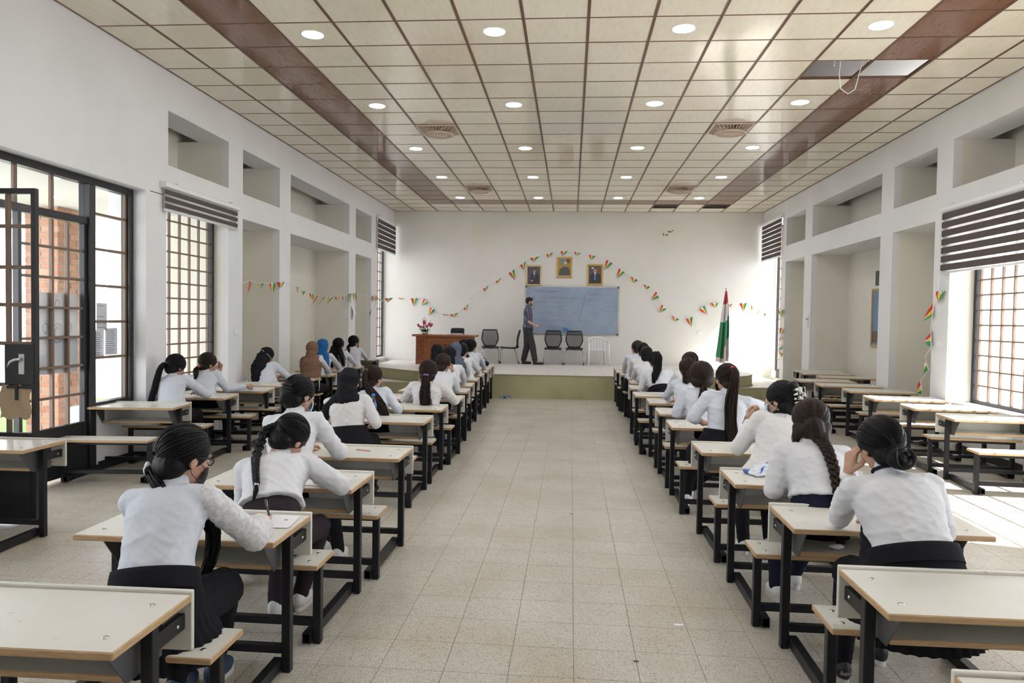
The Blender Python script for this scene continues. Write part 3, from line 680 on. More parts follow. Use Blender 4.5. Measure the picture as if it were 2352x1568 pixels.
for i, (x, y) in enumerate(LCOL): desk(x-hw, y, random.uniform(-.012, .012), 'cream laminate desk with bench, %s from the camera in the row left of aisle' % ordn[i], 'school desks left of the aisle', screws=y < 9)
for i, (x, y) in enumerate(RCOL): desk(x+hw, y, random.uniform(-.012, .012), 'cream laminate desk with bench, %s from the camera in the row right of aisle' % ordn[i], 'school desks right of the aisle', screws=y < 9)
for i, (x, y, r, zs) in enumerate(FLCOL): desk(x-hw*math.cos(r), y-hw*math.sin(r), r, 'cream laminate desk with bench along the left wall, %s from the camera' % ordn[i], 'school desks along the left wall', zs, y < 9.5)
for i, (x, y, r) in enumerate(FRCOL): desk(x+hw*math.cos(r), y+hw*math.sin(r), r, 'empty cream laminate desk with bench along the right wall, %s from the camera' % ordn[i], 'empty school desks along the right wall', 1, y < 12)

# ------------------------------------------------------------------ roller blinds
def blind(name, x, y0, y1, z0, z1, nb, bh, label, sgn):
    e = empty(name, (x, (y0+y1)/2, z1), label=label, category='blind', group='striped roller blinds'); hy = (y1-y0)/2; H = z1-z0
    pr = [(-.035, 0), (.028, 0), (.04, -.02), (.036, -.06), (.0, -.075), (-.035, -.07)]
    n = len(pr); V = [(sgn*a, -hy, b) for a, b in pr]+[(sgn*a, hy, b) for a, b in pr]
    mk('cassette', np.array(V), [tuple(range(n)), tuple(range(n, 2*n))[::-1]]+[(i, n+i, n+(i+1) % n, (i+1) % n) for i in range(n)], 'white_plastic', e)
    for s in (-1, 1): mk('bracket_clip', *box(-.03, .03, s*hy*.72-.02, s*hy*.72+.02, 0, .012), 'chrome', e)
    pit = (H-.10)/nb; bm_ = newmesh('fabric_band', *box(-.0015, .0015, -hy+.03, hy-.03, -bh/2, bh/2), 'blind_dark')
    for k in range(nb): link('fabric_band', bm_, e, (sgn*.012+random.uniform(-.002, .002), random.uniform(-.004, .004), -.075-pit*(k+.5)))
    mk('sheer_layer', *box(-.0006, .0006, -hy+.032, hy-.032, -H+.03, -.06), 'blind_sheer', e, loc=(-sgn*.004, 0, 0))
    mk('bottom_bar', *tube([(0, -hy+.025, -H+.015), (0, hy-.025, -H+.015)], .013, 10), 'white_plastic', e, smooth=True)
    mk('pull_cord', *tube([(sgn*.02, hy-.02, -.05), (sgn*.025, hy-.018, -1.0), (sgn*.03, hy-.03, -1.06), (sgn*.03, hy-.045, -1.0), (sgn*.02, hy-.045, -.05)], .0025, 5), 'white_plastic', e)
blind('roller_blind', .10, 7.88, 9.73, 2.755, 3.09, 3, .052, 'half raised dark striped blind over the gridded window, left wall', 1)
blind('roller_blind', 9.42, 7.85, 9.84, 2.26, 3.12, 7, .078, 'large dark striped blind over the bright right window', -1)
blind('roller_blind', .10, 16.95, 18.73, 3.20, 4.02, 6, .10, 'dark striped blind beside the stage, left wall', 1)
blind('roller_blind', 9.42, 17.02, 18.75, 3.11, 4.07, 8, .085, 'dark striped blind beside the stage, right wall', -1)

# ------------------------------------------------------------------ bunting
BUNT_BACK= [((0.18, 18.77, 2.11), (0.35, 18.77, 2.1), (0.26, 18.77, 2.06)), ((0.52, 18.77, 2.1), (0.7, 18.77, 2.11), (0.6, 18.77, 1.88)), ((0.86, 18.77, 2.11), (0.97, 18.77, 1.97), (0.8, 18.77, 1.92)), ((1.03, 18.77, 1.88), (1.16, 18.77, 1.8), (0.99, 18.77, 1.64)), ((1.35, 18.77, 1.71), (1.53, 18.77, 1.69), (1.42, 18.77, 1.66)), ((1.53, 18.77, 1.69), (1.78, 18.77, 1.75), (1.66, 18.77, 1.63)), ((1.89, 18.77, 1.85), (2.04, 18.77, 1.98), (1.97, 18.77, 1.81)), ((2.08, 18.77, 2.1), (2.23, 18.77, 2.27), (2.05, 18.77, 2.08)), ((2.41, 18.77, 2.37), (2.55, 18.77, 2.46), (2.47, 18.77, 2.29)), ((2.72, 18.77, 2.56), (2.88, 18.77, 2.67), (2.79, 18.77, 2.51)), ((3.06, 18.77, 2.78), (3.21, 18.77, 2.88), (3.24, 18.77, 2.6)), ((3.36, 18.77, 2.98), (3.5, 18.77, 3.09), (3.46, 18.77, 2.86)), ((3.6, 18.77, 3.17), (3.85, 18.77, 3.22), (3.71, 18.77, 3.08)), ((4.03, 18.77, 3.27), (4.2, 18.77, 3.32), (4.08, 18.77, 3.17)), ((4.39, 18.77, 3.35), (4.58, 18.77, 3.35), (4.43, 18.77, 3.23)), ((4.74, 18.77, 3.34), (4.92, 18.77, 3.31), (4.79, 18.77, 3.24)), ((5.11, 18.77, 3.27), (5.29, 18.77, 3.24), (5.17, 18.77, 3.14)), ((5.56, 18.77, 3.15), (5.72, 18.77, 3.05), (5.5, 18.77, 2.89)), ((5.88, 18.77, 2.93), (6.03, 18.77, 2.83), (5.81, 18.77, 2.67)), ((6.18, 18.77, 2.73), (6.37, 18.77, 2.64), (6.25, 18.77, 2.57)), ((6.5, 18.77, 2.54), (6.68, 18.77, 2.47), (6.58, 18.77, 2.4)), ((6.83, 18.77, 2.36), (6.9, 18.77, 2.2), (6.69, 18.77, 2.13)), ((6.98, 18.77, 2.03), (7.09, 18.77, 1.9), (6.9, 18.77, 1.82)), ((7.23, 18.77, 1.75), (7.43, 18.77, 1.66), (7.3, 18.77, 1.6)), ((7.58, 18.77, 1.67), (7.75, 18.77, 1.73), (7.73, 18.77, 1.46)), ((7.91, 18.77, 1.89), (8.04, 18.77, 2.02), (8.13, 18.77, 1.78)), ((8.17, 18.77, 2.08), (8.39, 18.77, 2.08), (8.31, 18.77, 1.96)), ((8.63, 18.77, 2.05), (8.73, 18.77, 2.08), (8.68, 18.77, 1.96)), ((8.9, 18.77, 2.09), (9.09, 18.77, 2.1), (9.0, 18.77, 1.87)), ((9.19, 18.77, 2.04), (9.25, 18.77, 2.0), (9.2, 18.77, 1.89)), ((9.35, 18.77, 1.92), (9.4, 18.77, 1.9), (9.36, 18.77, 1.75)), ((9.51, 18.77, 1.85), (9.56, 18.77, 1.84), (9.52, 18.77, 1.73))]
BUNT_LEFT= [((0.09, 10.06, 2.08), (0.09, 10.25, 2.08), (0.09, 10.03, 1.86)), ((0.09, 10.38, 2.07), (0.09, 10.61, 2.08), (0.09, 10.47, 1.98)), ((0.09, 10.82, 2.09), (0.09, 10.97, 2.1), (0.09, 10.92, 1.91)), ((0.09, 11.06, 2.12), (0.09, 11.37, 2.14), (0.09, 11.21, 2.02)), ((0.09, 11.82, 2.09), (0.09, 12.02, 2.08), (0.09, 11.95, 1.97)), ((0.09, 12.1, 2.04), (0.09, 12.3, 2.02), (0.09, 12.18, 1.94)), ((0.09, 12.52, 2.0), (0.09, 12.66, 1.99), (0.09, 12.67, 1.85)), ((0.09, 12.86, 1.97), (0.09, 12.99, 1.97), (0.09, 12.56, 1.76)), ((0.09, 13.19, 1.96), (0.09, 13.37, 1.96), (0.09, 12.88, 1.78)), ((0.09, 13.56, 1.97), (0.09, 13.78, 1.98), (0.09, 13.31, 1.77)), ((0.09, 13.9, 1.98), (0.09, 14.13, 1.99), (0.09, 14.02, 1.89)), ((0.09, 14.29, 1.99), (0.09, 14.58, 2.04), (0.09, 14.35, 1.92)), ((0.09, 14.73, 2.06), (0.09, 14.98, 2.09), (0.09, 14.93, 1.86)), ((0.09, 15.13, 2.1), (0.09, 15.25, 2.1), (0.09, 15.33, 1.86)), ((0.09, 16.55, 2.07), (0.09, 16.73, 2.1), (0.09, 16.63, 1.93)), ((0.09, 16.8, 2.12), (0.09, 17.18, 2.05), (0.09, 16.96, 1.99)), ((0.09, 16.53, 1.79), (0.09, 16.43, 1.73), (0.09, 16.26, 1.55)), ((0.09, 17.73, 2.07), (0.09, 18.48, 2.1), (0.09, 17.98, 1.96))]
BUNT_RIGHT= [((9.43, 9.9, 2.04), (9.43, 9.71, 2.05), (9.43, 9.86, 1.87)), ((9.43, 9.99, 1.89), (9.43, 10.01, 1.72), (9.43, 10.29, 1.65)), ((9.43, 10.04, 1.54), (9.43, 10.0, 1.32), (9.43, 10.2, 1.38)), ((9.43, 10.17, 1.18), (9.43, 10.06, 1.01), (9.43, 10.21, 0.93)), ((9.43, 10.27, 0.85), (9.43, 10.2, 0.67), (9.43, 10.37, 0.67))]
BUNT_FAR= [((9.43, 17.13, 1.88), (9.43, 16.78, 1.91), (9.43, 16.89, 1.7)), ((9.43, 16.92, 1.51), (9.43, 16.72, 1.45), (9.43, 17.03, 1.3)), ((9.43, 17.03, 1.32), (9.43, 16.77, 1.29), (9.43, 16.97, 1.17)), ((9.43, 16.97, 1.15), (9.43, 16.74, 1.03), (9.43, 17.09, 0.96)), ((9.43, 16.96, 0.97), (9.43, 16.78, 0.93), (9.43, 16.81, 0.81))]

def pennant(a, b, t, off, parent, curl):
    a, b, t, off = (np.array(v, float) for v in (a, b, t, off)); V, UV = [], []; n = 8; m = 4
    for i in range(n+1):
        v = 1-i/n; w = max(v, .02)
        for j in range(m+1):
            u = j/m; mid = (a+b)/2; top = a+(b-a)*u; p = t+(top-t)*w
            V.append(p+off*(.012+.018*math.sin(curl+3.2*u+1.2*v)*math.sin(math.pi*min(1, (1-v)+.25)))); UV.append((u, v))
    F = [(i*(m+1)+j, i*(m+1)+j+1, (i+1)*(m+1)+j+1, (i+1)*(m+1)+j) for i in range(n) for j in range(m)]
    return mk('pennant', V, F, 'pennant_print', parent, True, uv=UV)
def bunting(data, off, label, extra=()):
    e = empty('bunting', (0, 0, 0), label=label, category='bunting', group='strings of little flags')
    pts = [np.array(extra[0], float)] if extra else []
    for k, (a, b, t) in enumerate(data):
        pennant(a, b, t, off, e, k*1.7)
        for p in (a, b): pts.append(np.array(p)+np.array(off)*.01)
    mk('cord', *tube(pts, .0035, 5), 'white_plastic', e)
bunting(BUNT_BACK, (0, -1, 0), 'string of red white green flags swagged across the back wall')
bunting(BUNT_LEFT, (1, 0, 0), 'string of red white green flags across the left niches', ((.075, 9.70, 1.99),))
bunting(BUNT_RIGHT, (-1, 0, 0), 'string of flags hanging down the pier beside the right window', ((9.44, 9.9, 2.12),))
bunting(BUNT_FAR, (-1, 0, 0), 'bunched string of flags on the pier next to the stage door', ((9.44, 16.95, 2.0),))

# ------------------------------------------------------------------ back wall: board, pictures, sockets
wb = empty('whiteboard', (4.70, BACK-.02, 1.84), label='wide blue-white writing board with handwriting on the back wall', category='whiteboard')
mk('board_surface', *box(-1.17, 1.17, -.006, .018, -.595, .595), 'board_blue', wb)
for b in ((-1.19, 1.19, -.012, .018, .595, .612), (-1.19, 1.19, -.012, .018, -.612, -.595), (-1.19, -1.17, -.012, .018, -.612, .612), (1.17, 1.19, -.012, .018, -.612, .612)): mk('board_rail', *box(*b), 'chrome', wb)
for sx, sz in itertools.product((-1, 1), (-1, 1)): mk('corner_cap', *box(sx*1.175-.025, sx*1.175+.025, -.016, .018, sz*.6-.025, sz*.6+.025), 'plate_grey', wb)
def text(body, size, parent, loc, rot, mat, shear=.25, name='handwriting', ext=.0):
    cu = bpy.data.curves.new(name, 'FONT'); cu.body = body; cu.size = size; cu.shear = shear; cu.extrude = ext; o = bpy.data.objects.new(name, cu); C.objects.link(o)
    dg = bpy.context.evaluated_depsgraph_get(); me = bpy.data.meshes.new_from_object(o.evaluated_get(dg)); bpy.data.objects.remove(o); me.materials.clear(); me.materials.append(M(mat))
    return link(name, me, parent, loc, rot)
for s, sz, x, z in (('Second  condition', .085, -.95, .47), ('If', .085, -1.02, .30), ('(Past Tense)', .085, -.55, .30), ('what  if', .085, .42, .40)):
    text(s, sz, wb, (x, -.0075, z), (math.pi/2, random.uniform(-.02, .02), 0), 'marker_ink')
def scribble(x, z, w, hgt, seed, slope=0.0):
    r_ = np.random.RandomState(seed); pts = []; q = 0.0
    while q < w:
        pts.append((x+q, -.0075, z+slope*q+hgt*(.5*math.sin(q*60+seed)+.5*r_.uniform(-1, 1))))
        q += r_.uniform(.008, .02)
        if r_.rand() < .10 and len(pts) > 3: yield tube(pts, .0022, 4); pts = []; q += .04
    if len(pts) > 2: yield tube(pts, .0022, 4)
for k, (x, z, w, hgt) in enumerate(((-.05, .31, .75, .03), (-.95, .21, .3, .012), (-.55, .215, .45, .004), (-.7, .10, .55, .025), (-.3, .02, .3, .02), (-.75, -.06, .45, .02), (-.5, -.13, .55, .02), (-.85, -.24, .45, .025), (-.3, -.26, .75, .025), (-.95, -.40, .2, .03), (-.65, -.42, .5, .025), (-.65, -.50, .4, .02),
                              (.72, .41, .42, .025), (.40, .26, .3, .02), (.78, .23, .35, .02), (.36, .15, .4, .025), (.85, .13, .30, .02), (.85, .01, .28, .02))):
    for t_ in scribble(x, z, w, hgt, k+3, -.03): mk('handwriting', *t_, 'marker_ink', wb)
mk('divider_line', *tube([(.38, -.0075, .50), (.30, -.0075, .2), (.20, -.0075, -.25)], .003, 4), 'marker_ink', wb)
er = empty('board_eraser', (4.56, BACK-.045, 1.36), label='blue board eraser stuck low on the writing board', category='eraser'); er.rotation_euler = (0, .15, 0)
link('grip', bbox_mesh('grip', (-.065, .065, -.04, -.012, -.03, .03), 'blue_plastic', .008), er); link('felt', bbox_mesh('felt', (-.06, .06, -.012, .012, -.027, .027), 'plate_grey', .003), er)
plain('portrait_dark', (.035, .036, .05), .35); plain('portrait_bg', (.10, .09, .115), .35); plain('portrait_ochre', (.42, .27, .06), .35); plain('portrait_blue', (.10, .28, .5), .35); plain('portrait_olive', (.09, .095, .08), .35); plain('portrait_skin', (.45, .27, .2), .35); plain('portrait_white', (.7, .7, .7), .35); plain('portrait_tie', (.14, .30, .55), .35); plain('portrait_brown', (.16, .10, .06), .35); plain('portrait_red', (.5, .12, .12), .35)
def picture(cx, cz, w, h_, fm, label, layers):
    e = empty('framed_portrait', (cx, BACK-.015, cz), label=label, category='picture', group='framed portraits above the board'); fr = .042
    for b in ((-w/2, w/2, -.02, .013, h_/2-fr, h_/2), (-w/2, w/2, -.02, .013, -h_/2, -h_/2+fr), (-w/2, -w/2+fr, -.02, .013, -h_/2+fr, h_/2-fr), (w/2-fr, w/2, -.02, .013, -h_/2+fr, h_/2-fr)): link('frame_side', bbox_mesh('frame_side', b, fm, .006), e)
    iw, ih = w/2-fr, h_/2-fr; V, F, fm_, ms = [], [], [], []
    for k, (mat, pts) in enumerate(layers):
        pts = [(max(-iw, min(iw, x*iw)), -.004-.0006*k, max(-ih, min(ih, z*ih))) for x, z in pts]; b0 = len(V); V += pts; F.append(tuple(range(b0, b0+len(pts))))
        if mat not in ms: ms.append(mat)
        fm_.append(ms.index(mat))
    mk('print', V, F, ms, e, fmat=fm_)
def oval(cx, cz, rx_, rz_, n=14): return [(cx+rx_*math.cos(2*math.pi*i/n), cz+rz_*math.sin(2*math.pi*i/n)) for i in range(n)]
full = [(-1, -1), (1, -1), (1, 1), (-1, 1)]
suit = [(-.62, -1), (.85, -1), (.78, -.2), (.62, .12), (.28, .28), (-.1, .28), (-.42, .12), (-.55, -.2)]
picture(3.715, 2.73, .41, .53, 'gold_pale', 'pale gold framed portrait of a man in a dark suit, left of three', [('portrait_bg', full), ('portrait_dark', suit), ('portrait_white', [(-.08, .28), (.24, .28), (.05, -.15)]), ('portrait_tie', [(.02, .2), (.14, .2), (.1, -.25), (0, -.3)]), ('portrait_skin', oval(.1, .48, .2, .22)), ('portrait_dark', [(-.12, .52), (-.08, .75), (.1, .84), (.28, .75), (.32, .52), (.2, .66), (0, .66)]), ('portrait_skin', oval(-.3, -.62, .22, .1))])
picture(4.495, 2.94, .39, .53, 'gold', 'gold framed portrait with a yellow painted backdrop, middle of three', [('portrait_ochre', full), ('portrait_blue', [(-.7, 1), (.0, 1), (-.35, .3)]), ('portrait_brown', oval(.6, .75, .35, .25)), ('portrait_olive', [(-1, -1), (1, -1), (.95, -.35), (.7, .0), (.2, .15), (-.3, .05), (-.75, -.2)]), ('portrait_skin', oval(.18, .3, .26, .25)), ('portrait_white', [(-.1, .36), (0, .62), (.25, .68), (.48, .52), (.46, .3), (.3, .46), (.05, .45)]), ('portrait_red', [(.3, .5), (.46, .46), (.44, .3), (.36, .38)]), ('portrait_white', [(-1, -1), (1, -1), (1, -.93), (-1, -.93)])])
picture(5.28, 2.765, .405, .53, 'gold', 'bright gold framed portrait of a man in a blue tie, right of three', [('portrait_brown', full), ('portrait_bg', [(-1, .1), (-.2, .1), (-.2, 1), (-1, 1)]), ('portrait_white', oval(-.35, .75, .25, .1)), ('portrait_dark', [(-.95, -1), (.98, -1), (.9, -.1), (.55, .15), (.2, .22), (-.3, .22), (-.65, .1), (-.88, -.15)]), ('portrait_white', [(-.2, .25), (.2, .25), (0, -.3)]), ('portrait_tie', [(-.08, .15), (.08, .15), (.1, -.55), (-.02, -.68), (-.12, -.55)]), ('portrait_skin', oval(0, .5, .24, .26)), ('portrait_dark', [(-.25, .52), (-.2, .78), (0, .86), (.2, .78), (.25, .52), (.15, .68), (-.15, .68)])])
def socket(loc, rot, label):
    e = empty('wall_socket', loc, rot, label=label, category='socket'); link('plate', bbox_mesh('plate', (-.055, .055, -.012, 0, -.04, .04), 'white_plastic', .004), e)
    for s in (-.02, .02): link('rocker', bbox_mesh('rocker', (s-.013, s+.013, -.016, -.011, -.02, .02), 'paper', .002), e)
socket((7.92, BACK, 1.32), 0, 'white double socket on the back wall near the flag')
socket((XL, 9.78, 1.36), math.pi/2, 'white light switch plate on the pier beside the left window')
socket((XR, 9.88, 1.36), -math.pi/2, 'white double switch plate on the pier beside the right window')
# notices and frame on the side walls
def notice(loc, rotz, w, h_, label, lines=5, curl=0):
    e = empty('wall_notice', loc, rotz, label=label, category='notice'); V = []; n = 8
    for i in range(n+1):
        z = h_/2-h_*i/n
        for s in (-1, 1): V.append((s*w/2+curl*.5*math.sin(i/n*3), -.006-curl*math.sin(i/n*2.6), z))
    mk('sheet', V, [(2*i, 2*i+2, 2*i+3, 2*i+1) for i in range(n)], 'paper', e, True)
    if lines: mk('big_lettering', *join([box(-w*.3+q*w*.18, -w*.3+q*w*.18+w*.1, -.008, -.0065, h_*.12, h_*.22) for q in range(4)]), 'paper_ink', e)
notice((XR-.004, 15.22, 1.64), -math.pi/2, .15, .28, 'narrow white paper notice on the pier between the right niches')
notice((XL+.004, 15.13, 1.69), math.pi/2, .16, .27, 'curling white paper strip on the pier between the left niches', 0, .04)
mf = empty('framed_mirror', (10.195, 13.55, 1.72), -math.pi/2, label='tall wood framed picture hanging in the wide right niche', category='picture')
for b in ((-.33, .33, -.025, 0, .48, .53), (-.33, .33, -.025, 0, -.53, -.48), (-.33, -.28, -.025, 0, -.48, .48), (.28, .33, -.025, 0, -.48, .48)): link('frame_side', bbox_mesh('frame_side', b, 'edge_band', .006), mf)
plain('picture_blue', (.16, .27, .42), .3); mk('print', *box(-.28, .28, -.012, -.002, -.48, .48), 'picture_blue', mf); mk('print_lower', *box(-.28, .28, -.0135, -.0125, -.44, -.24), 'portrait_brown', mf)
mk('wall_speaker', *box(10.13, 10.195, 13.35, 13.62, 2.30, 2.56), 'plate_grey', label='small grey box mounted above the wood framed picture', category='speaker')

# ------------------------------------------------------------------ on the stage
Z0 = .486
td = empty('teacher_table', (1.66, 17.55, Z0), label='carved brown wooden teacher table on the stage', category='table')
link('table_top', bbox_mesh('table_top', (-.76, .76, -.38, .38, .665, .715), 'desk_wood', .012), td)
link('front_panel', bbox_mesh('front_panel', (-.42, .42, -.315, -.295, .06, .665), 'desk_wood', .004), td)
mk('carved_panel', *box(-.26, .26, -.33, -.316, .12, .50), 'carved_wood', td)
for b in ((-.30, .30, -.335, -.316, .50, .54), (-.30, -.26, -.335, -.316, .12, .50), (.26, .30, -.335, -.316, .12, .50)): link('panel_moulding', bbox_mesh('panel_moulding', b, 'desk_wood', .006), td)
for s in (-1, 1):
    p = link('pedestal', bbox_mesh('pedestal', (s*.545-.125, s*.545+.125, -.34, .33, 0, .665), 'desk_wood', .006), td)
    mk('carved_inset', *box(s*.545-.085, s*.545+.085, -.347, -.339, .10, .60), 'carved_wood', p)
sh = [(0.0, .20, .0)]
def sheets(x, y, z, n, w, d, label, rot=0):
    e = empty('paper_stack', (x, y, z), rot, label=label, category='papers')
    for k in range(n): link('sheet', bbox_mesh('sheet', (-w/2, w/2, -d/2, d/2, 0, .006), 'paper', 0), e, (random.uniform(-.006, .006), random.uniform(-.006, .006), .0065*k), (0, 0, random.uniform(-.06, .06)))
sheets(1.95, 17.45, Z0+.716, 5, .26, .2, 'stack of papers at the right end of the teacher table')
sheets(1.52, 17.5, Z0+.716, 1, .34, .22, 'loose paper in the middle of the teacher table', .2)
fb = empty('flower_arrangement', (1.16, 17.45, Z0+.716), label='pink flowers and green leaves in a white bowl on the table', category='flowers')
mk('bowl', *lathe([(.001, 0), (.06, 0), (.09, .03), (.10, .055), (.093, .055), (.07, .03), (.001, .02)], 22), 'white_plastic', fb, True)
rs = np.random.RandomState(5)
def petal_bud(c, r, tilt):
    ps = [ellipsoid((0, 0, 0), (r*.62, r*.62, r), 10, 7)]
    for k in range(6): a = k*1.047; ps.append(ellipsoid((r*.42*math.cos(a), r*.42*math.sin(a), .1*r), (r*.32, r*.32, r*.95), 8, 6))
    V, F = join(ps); return V @ rx(tilt[0]).T @ ry(tilt[1]).T + np.array(c), F
for k, (x, z, r) in enumerate(((-.01, .28, .055), (-.15, .21, .04), (-.10, .17, .036), (.10, .24, .042), (.16, .22, .05), (.06, .19, .036), (-.04, .17, .035))):
    y = rs.uniform(-.06, .04); mk('flower', *petal_bud((x, y, z), r, (rs.uniform(-.3, .3), x*2.5)), 'petal_pink', fb, True); mk('flower_stem', *tube([(x*.3, y*.4, .04), (x*.7, y*.8, z*.6), (x, y, z-.02)], .004, 5), 'leaf_green', fb)
def leafm(c, d, ln, w):
    d = unit(d); a, b = frame_for(d); V = []
    for i in range(6):
        t = i/5; p = np.array(c)+d*ln*t+np.array((0, 0, -.25*ln*t*t)); ww = w*math.sin(math.pi*min(.97, .12+.86*t)); V += [p-a*ww, p+b*.004, p+a*ww]
    F = [(3*i+j, 3*i+j+1, 3*i+j+4, 3*i+j+3) for i in range(5) for j in range(2)]; return np.array(V), F
for k in range(34):
    a = rs.uniform(0, 6.28); mk('leaf', *leafm((.03*math.cos(a), .03*math.sin(a), .05), (math.cos(a), math.sin(a), rs.uniform(.2, 1.4)), rs.uniform(.09, .17), .017), 'leaf_green', fb, True)
for k, (dx, hh) in enumerate(((-.06, .38), (-.03, .40), (0, .42), (.03, .36), (.13, .35))): mk('reed', *tube([(dx*.2, .02, .05), (dx*.8, .02, hh*.7), (dx*1.1, .02, hh)], .005, 5), 'leaf_green', fb)
def mesh_chair(x, y, rot, label):
    e = empty('mesh_back_chair', (x, y, Z0), rot, label=label, category='chair', group='black mesh chairs on the stage')   # faces -y
    n = 12; V = []
    prof = [(-.22, .405), (-.2, .40), (-.05, .385), (.12, .385), (.2, .40)]
    for yy, zz in prof:
        for i in range(n+1): u = -1+2*i/n; V.append((u*.215*(1 if yy > -.19 else .93), yy, zz+.018*u*u))
    k = len(V); V += [(a, b, c-.022) for a, b, c in V]; m = len(prof)
    F = [(j*(n+1)+i, j*(n+1)+i+1, (j+1)*(n+1)+i+1, (j+1)*(n+1)+i) for j in range(m-1) for i in range(n)]; F += [tuple(k+q for q in f[::-1]) for f in F]
    for i in range(n): F += [(i+1, i, k+i, k+i+1), ((m-1)*(n+1)+i, (m-1)*(n+1)+i+1, k+(m-1)*(n+1)+i+1, k+(m-1)*(n+1)+i)]
    for j in range(m-1): F += [(j*(n+1), (j+1)*(n+1), k+(j+1)*(n+1), k+j*(n+1)), ((j+1)*(n+1)+n, j*(n+1)+n, k+j*(n+1)+n, k+(j+1)*(n+1)+n)]
    mk('seat', V, F, 'black_plastic', e, True)
    def out(s):  # outline of the back frame
        return [(s*.13, .205, .40), (s*.17, .215, .50), (s*.205, .215, .58), (s*.205, .225, .66), (s*.185, .255, .76), (s*.175, .27, .83)]
    bl_ = out(-1); br_ = out(1)
    mk('back_frame', *join([tube(bl_+[br_[-1]]+br_[::-1][1:]+[bl_[0]], .017, 8)]), 'black_plastic', e, True)
    V = []
    for a, b in zip(bl_, br_):
        for i in range(5): u = i/4; V.append((a[0]+(b[0]-a[0])*u, a[1]+.02*math.sin(math.pi*u), a[2]))
    mk('back_mesh', V, [(j*5+i, j*5+i+1, (j+1)*5+i+1, (j+1)*5+i) for j in range(5) for i in range(4)], 'chair_mesh', e, True)
    mk('lumbar_panel', *tube([(-.13, .215, .42), (0, .225, .415), (.13, .215, .42)], .03, 8), 'black_plastic', e, True)
    for sx in (-1, 1):
        for y0_, y1_ in ((-.16, -.23), (.14, .25)):
            lg = mk('leg', *tube([(sx*.16, y0_, .375), (sx*.205, y0_+.01*(1 if y0_ > 0 else -1), .345), (sx*.225, (y0_+y1_)/2, .2), (sx*.24, y1_, .0)], .0105, 8), 'chrome', e, True)
            mk('leg_tip', *tube([(sx*.238, y1_*.985, .045), (sx*.24, y1_, .0)], .0135, 8), 'black_plastic', lg, True)
mesh_chair(2.68, 18.25, .18, 'black mesh chair left of the standing man, facing the room')
mesh_chair(3.14, 18.28, -1.45, 'black mesh chair turned sideways beside the standing man')
mesh_chair(4.25, 18.22, 0, 'black mesh chair under the board, left of two side by side')
mesh_chair(4.78, 18.22, 0, 'black mesh chair under the board, right of two side by side')
pc = empty('plastic_chair', (5.36, 18.2, Z0), .12, label='white moulded plastic armchair on the stage', category='chair')
link('seat', bbox_mesh('seat', (-.21, .21, -.22, .2, .37, .395), 'white_plastic', .012), pc)
for i, x in enumerate((-.11, -.04, .04, .11)): link('back_slat', bbox_mesh('back_slat', (x-.022, x+.022, .2, .215, .39, .66), 'white_plastic', .005), pc)
mk('top_rail', *tube([(-.22, .14, .60), (-.2, .19, .65), (-.1, .215, .68), (0, .22, .69), (.1, .215, .68), (.2, .19, .65), (.22, .14, .60)], .026, 8), 'white_plastic', pc, True)
for s in (-1, 1):
    mk('armrest', *tube([(s*.22, .14, .60), (s*.255, 0, .585), (s*.255, -.16, .575), (s*.245, -.21, .55)], .022, 8), 'white_plastic', pc, True)
    mk('leg', *tube([(s*.245, -.21, .55), (s*.245, -.2, .3), (s*.26, -.25, 0)], [.02, .026, .02], 8), 'white_plastic', pc, True); mk('leg', *tube([(s*.2, .19, .62), (s*.2, .2, .35), (s*.22, .25, 0)], [.02, .026, .02], 8), 'white_plastic', pc, True)
oc = empty('office_chair', (1.82, 18.2, Z0), label='black rounded office chair behind the teacher table', category='chair')
mk('backrest', *vox([capsule((-.13, .16, .82), .05, (.13, .16, .82), .05), capsule((-.14, .14, .55), .05, (.14, .14, .55), .05), box(-.17, .17, .11, .18, .55, .82)], .014, 3), 'black_plastic', oc, True)
mk('seat', *lathe([(.001, .37), (.2, .37), (.23, .40), (.21, .44), (.001, .45)], 20), 'black_plastic', oc, True); mk('column', *tube([(0, 0, .05), (0, 0, .38)], .025, 10), 'plate_grey', oc, True); mk('back_post', *tube([(0, .1, .36), (0, .2, .42), (0, .19, .6)], .02, 8), 'plate_grey', oc, True)
for k in range(5): a = k*1.2566; mk('base_arm', *tube([(0, 0, .08), (.25*math.cos(a), .25*math.sin(a), .05)], [.022, .014], 8), 'black_plastic', oc, True); mk('caster', *ellipsoid((.25*math.cos(a), .25*math.sin(a), .025), (.025, .025, .025), 10, 8), 'black_plastic', oc, True)
# flag on a pole
fs = empty('flag_stand', (8.33, 17.6, Z0), label='draped red white green flag on a silver pole', category='flag')
mk('pole', *tube([(0, 0, .0), (.0, 0, 1.86)], .012, 10), 'chrome', fs, True); mk('finial', *ellipsoid((0, 0, 1.90), (.028, .028, .03), 14, 10), 'chrome', fs, True); mk('stand_base', *lathe([(.001, 0), (.15, 0), (.15, .015), (.03, .04), (.02, .08), (.001, .08)], 24), 'chrome', fs, True)
V, UV = [], []; n, m = 30, 40
for i in range(n+1):
    t = i/n; z = 1.86-1.66*t; half = .014+.165*min(1, t*1.1)+.02*math.sin(t*5)
    for j in range(m+1):
        u = j/m; a = u*2*math.pi*2.4; amp = .012+.05*t
        x = (-.55+u)*2*half*.9-.05*t+.012*math.sin(a*1.7+t*3); yv = amp*math.sin(a+t*1.1)+.02*math.cos(a*2.3)*t-.02
        V.append((x, yv, z-.05*t*math.sin(u*3.1))); UV.append((u, min(.999, max(0, t*.80+.05+.28*t*max(0, u-.62)*2.2+(.0 if u < .62 else .20*max(0, t-.42)/.58)))))
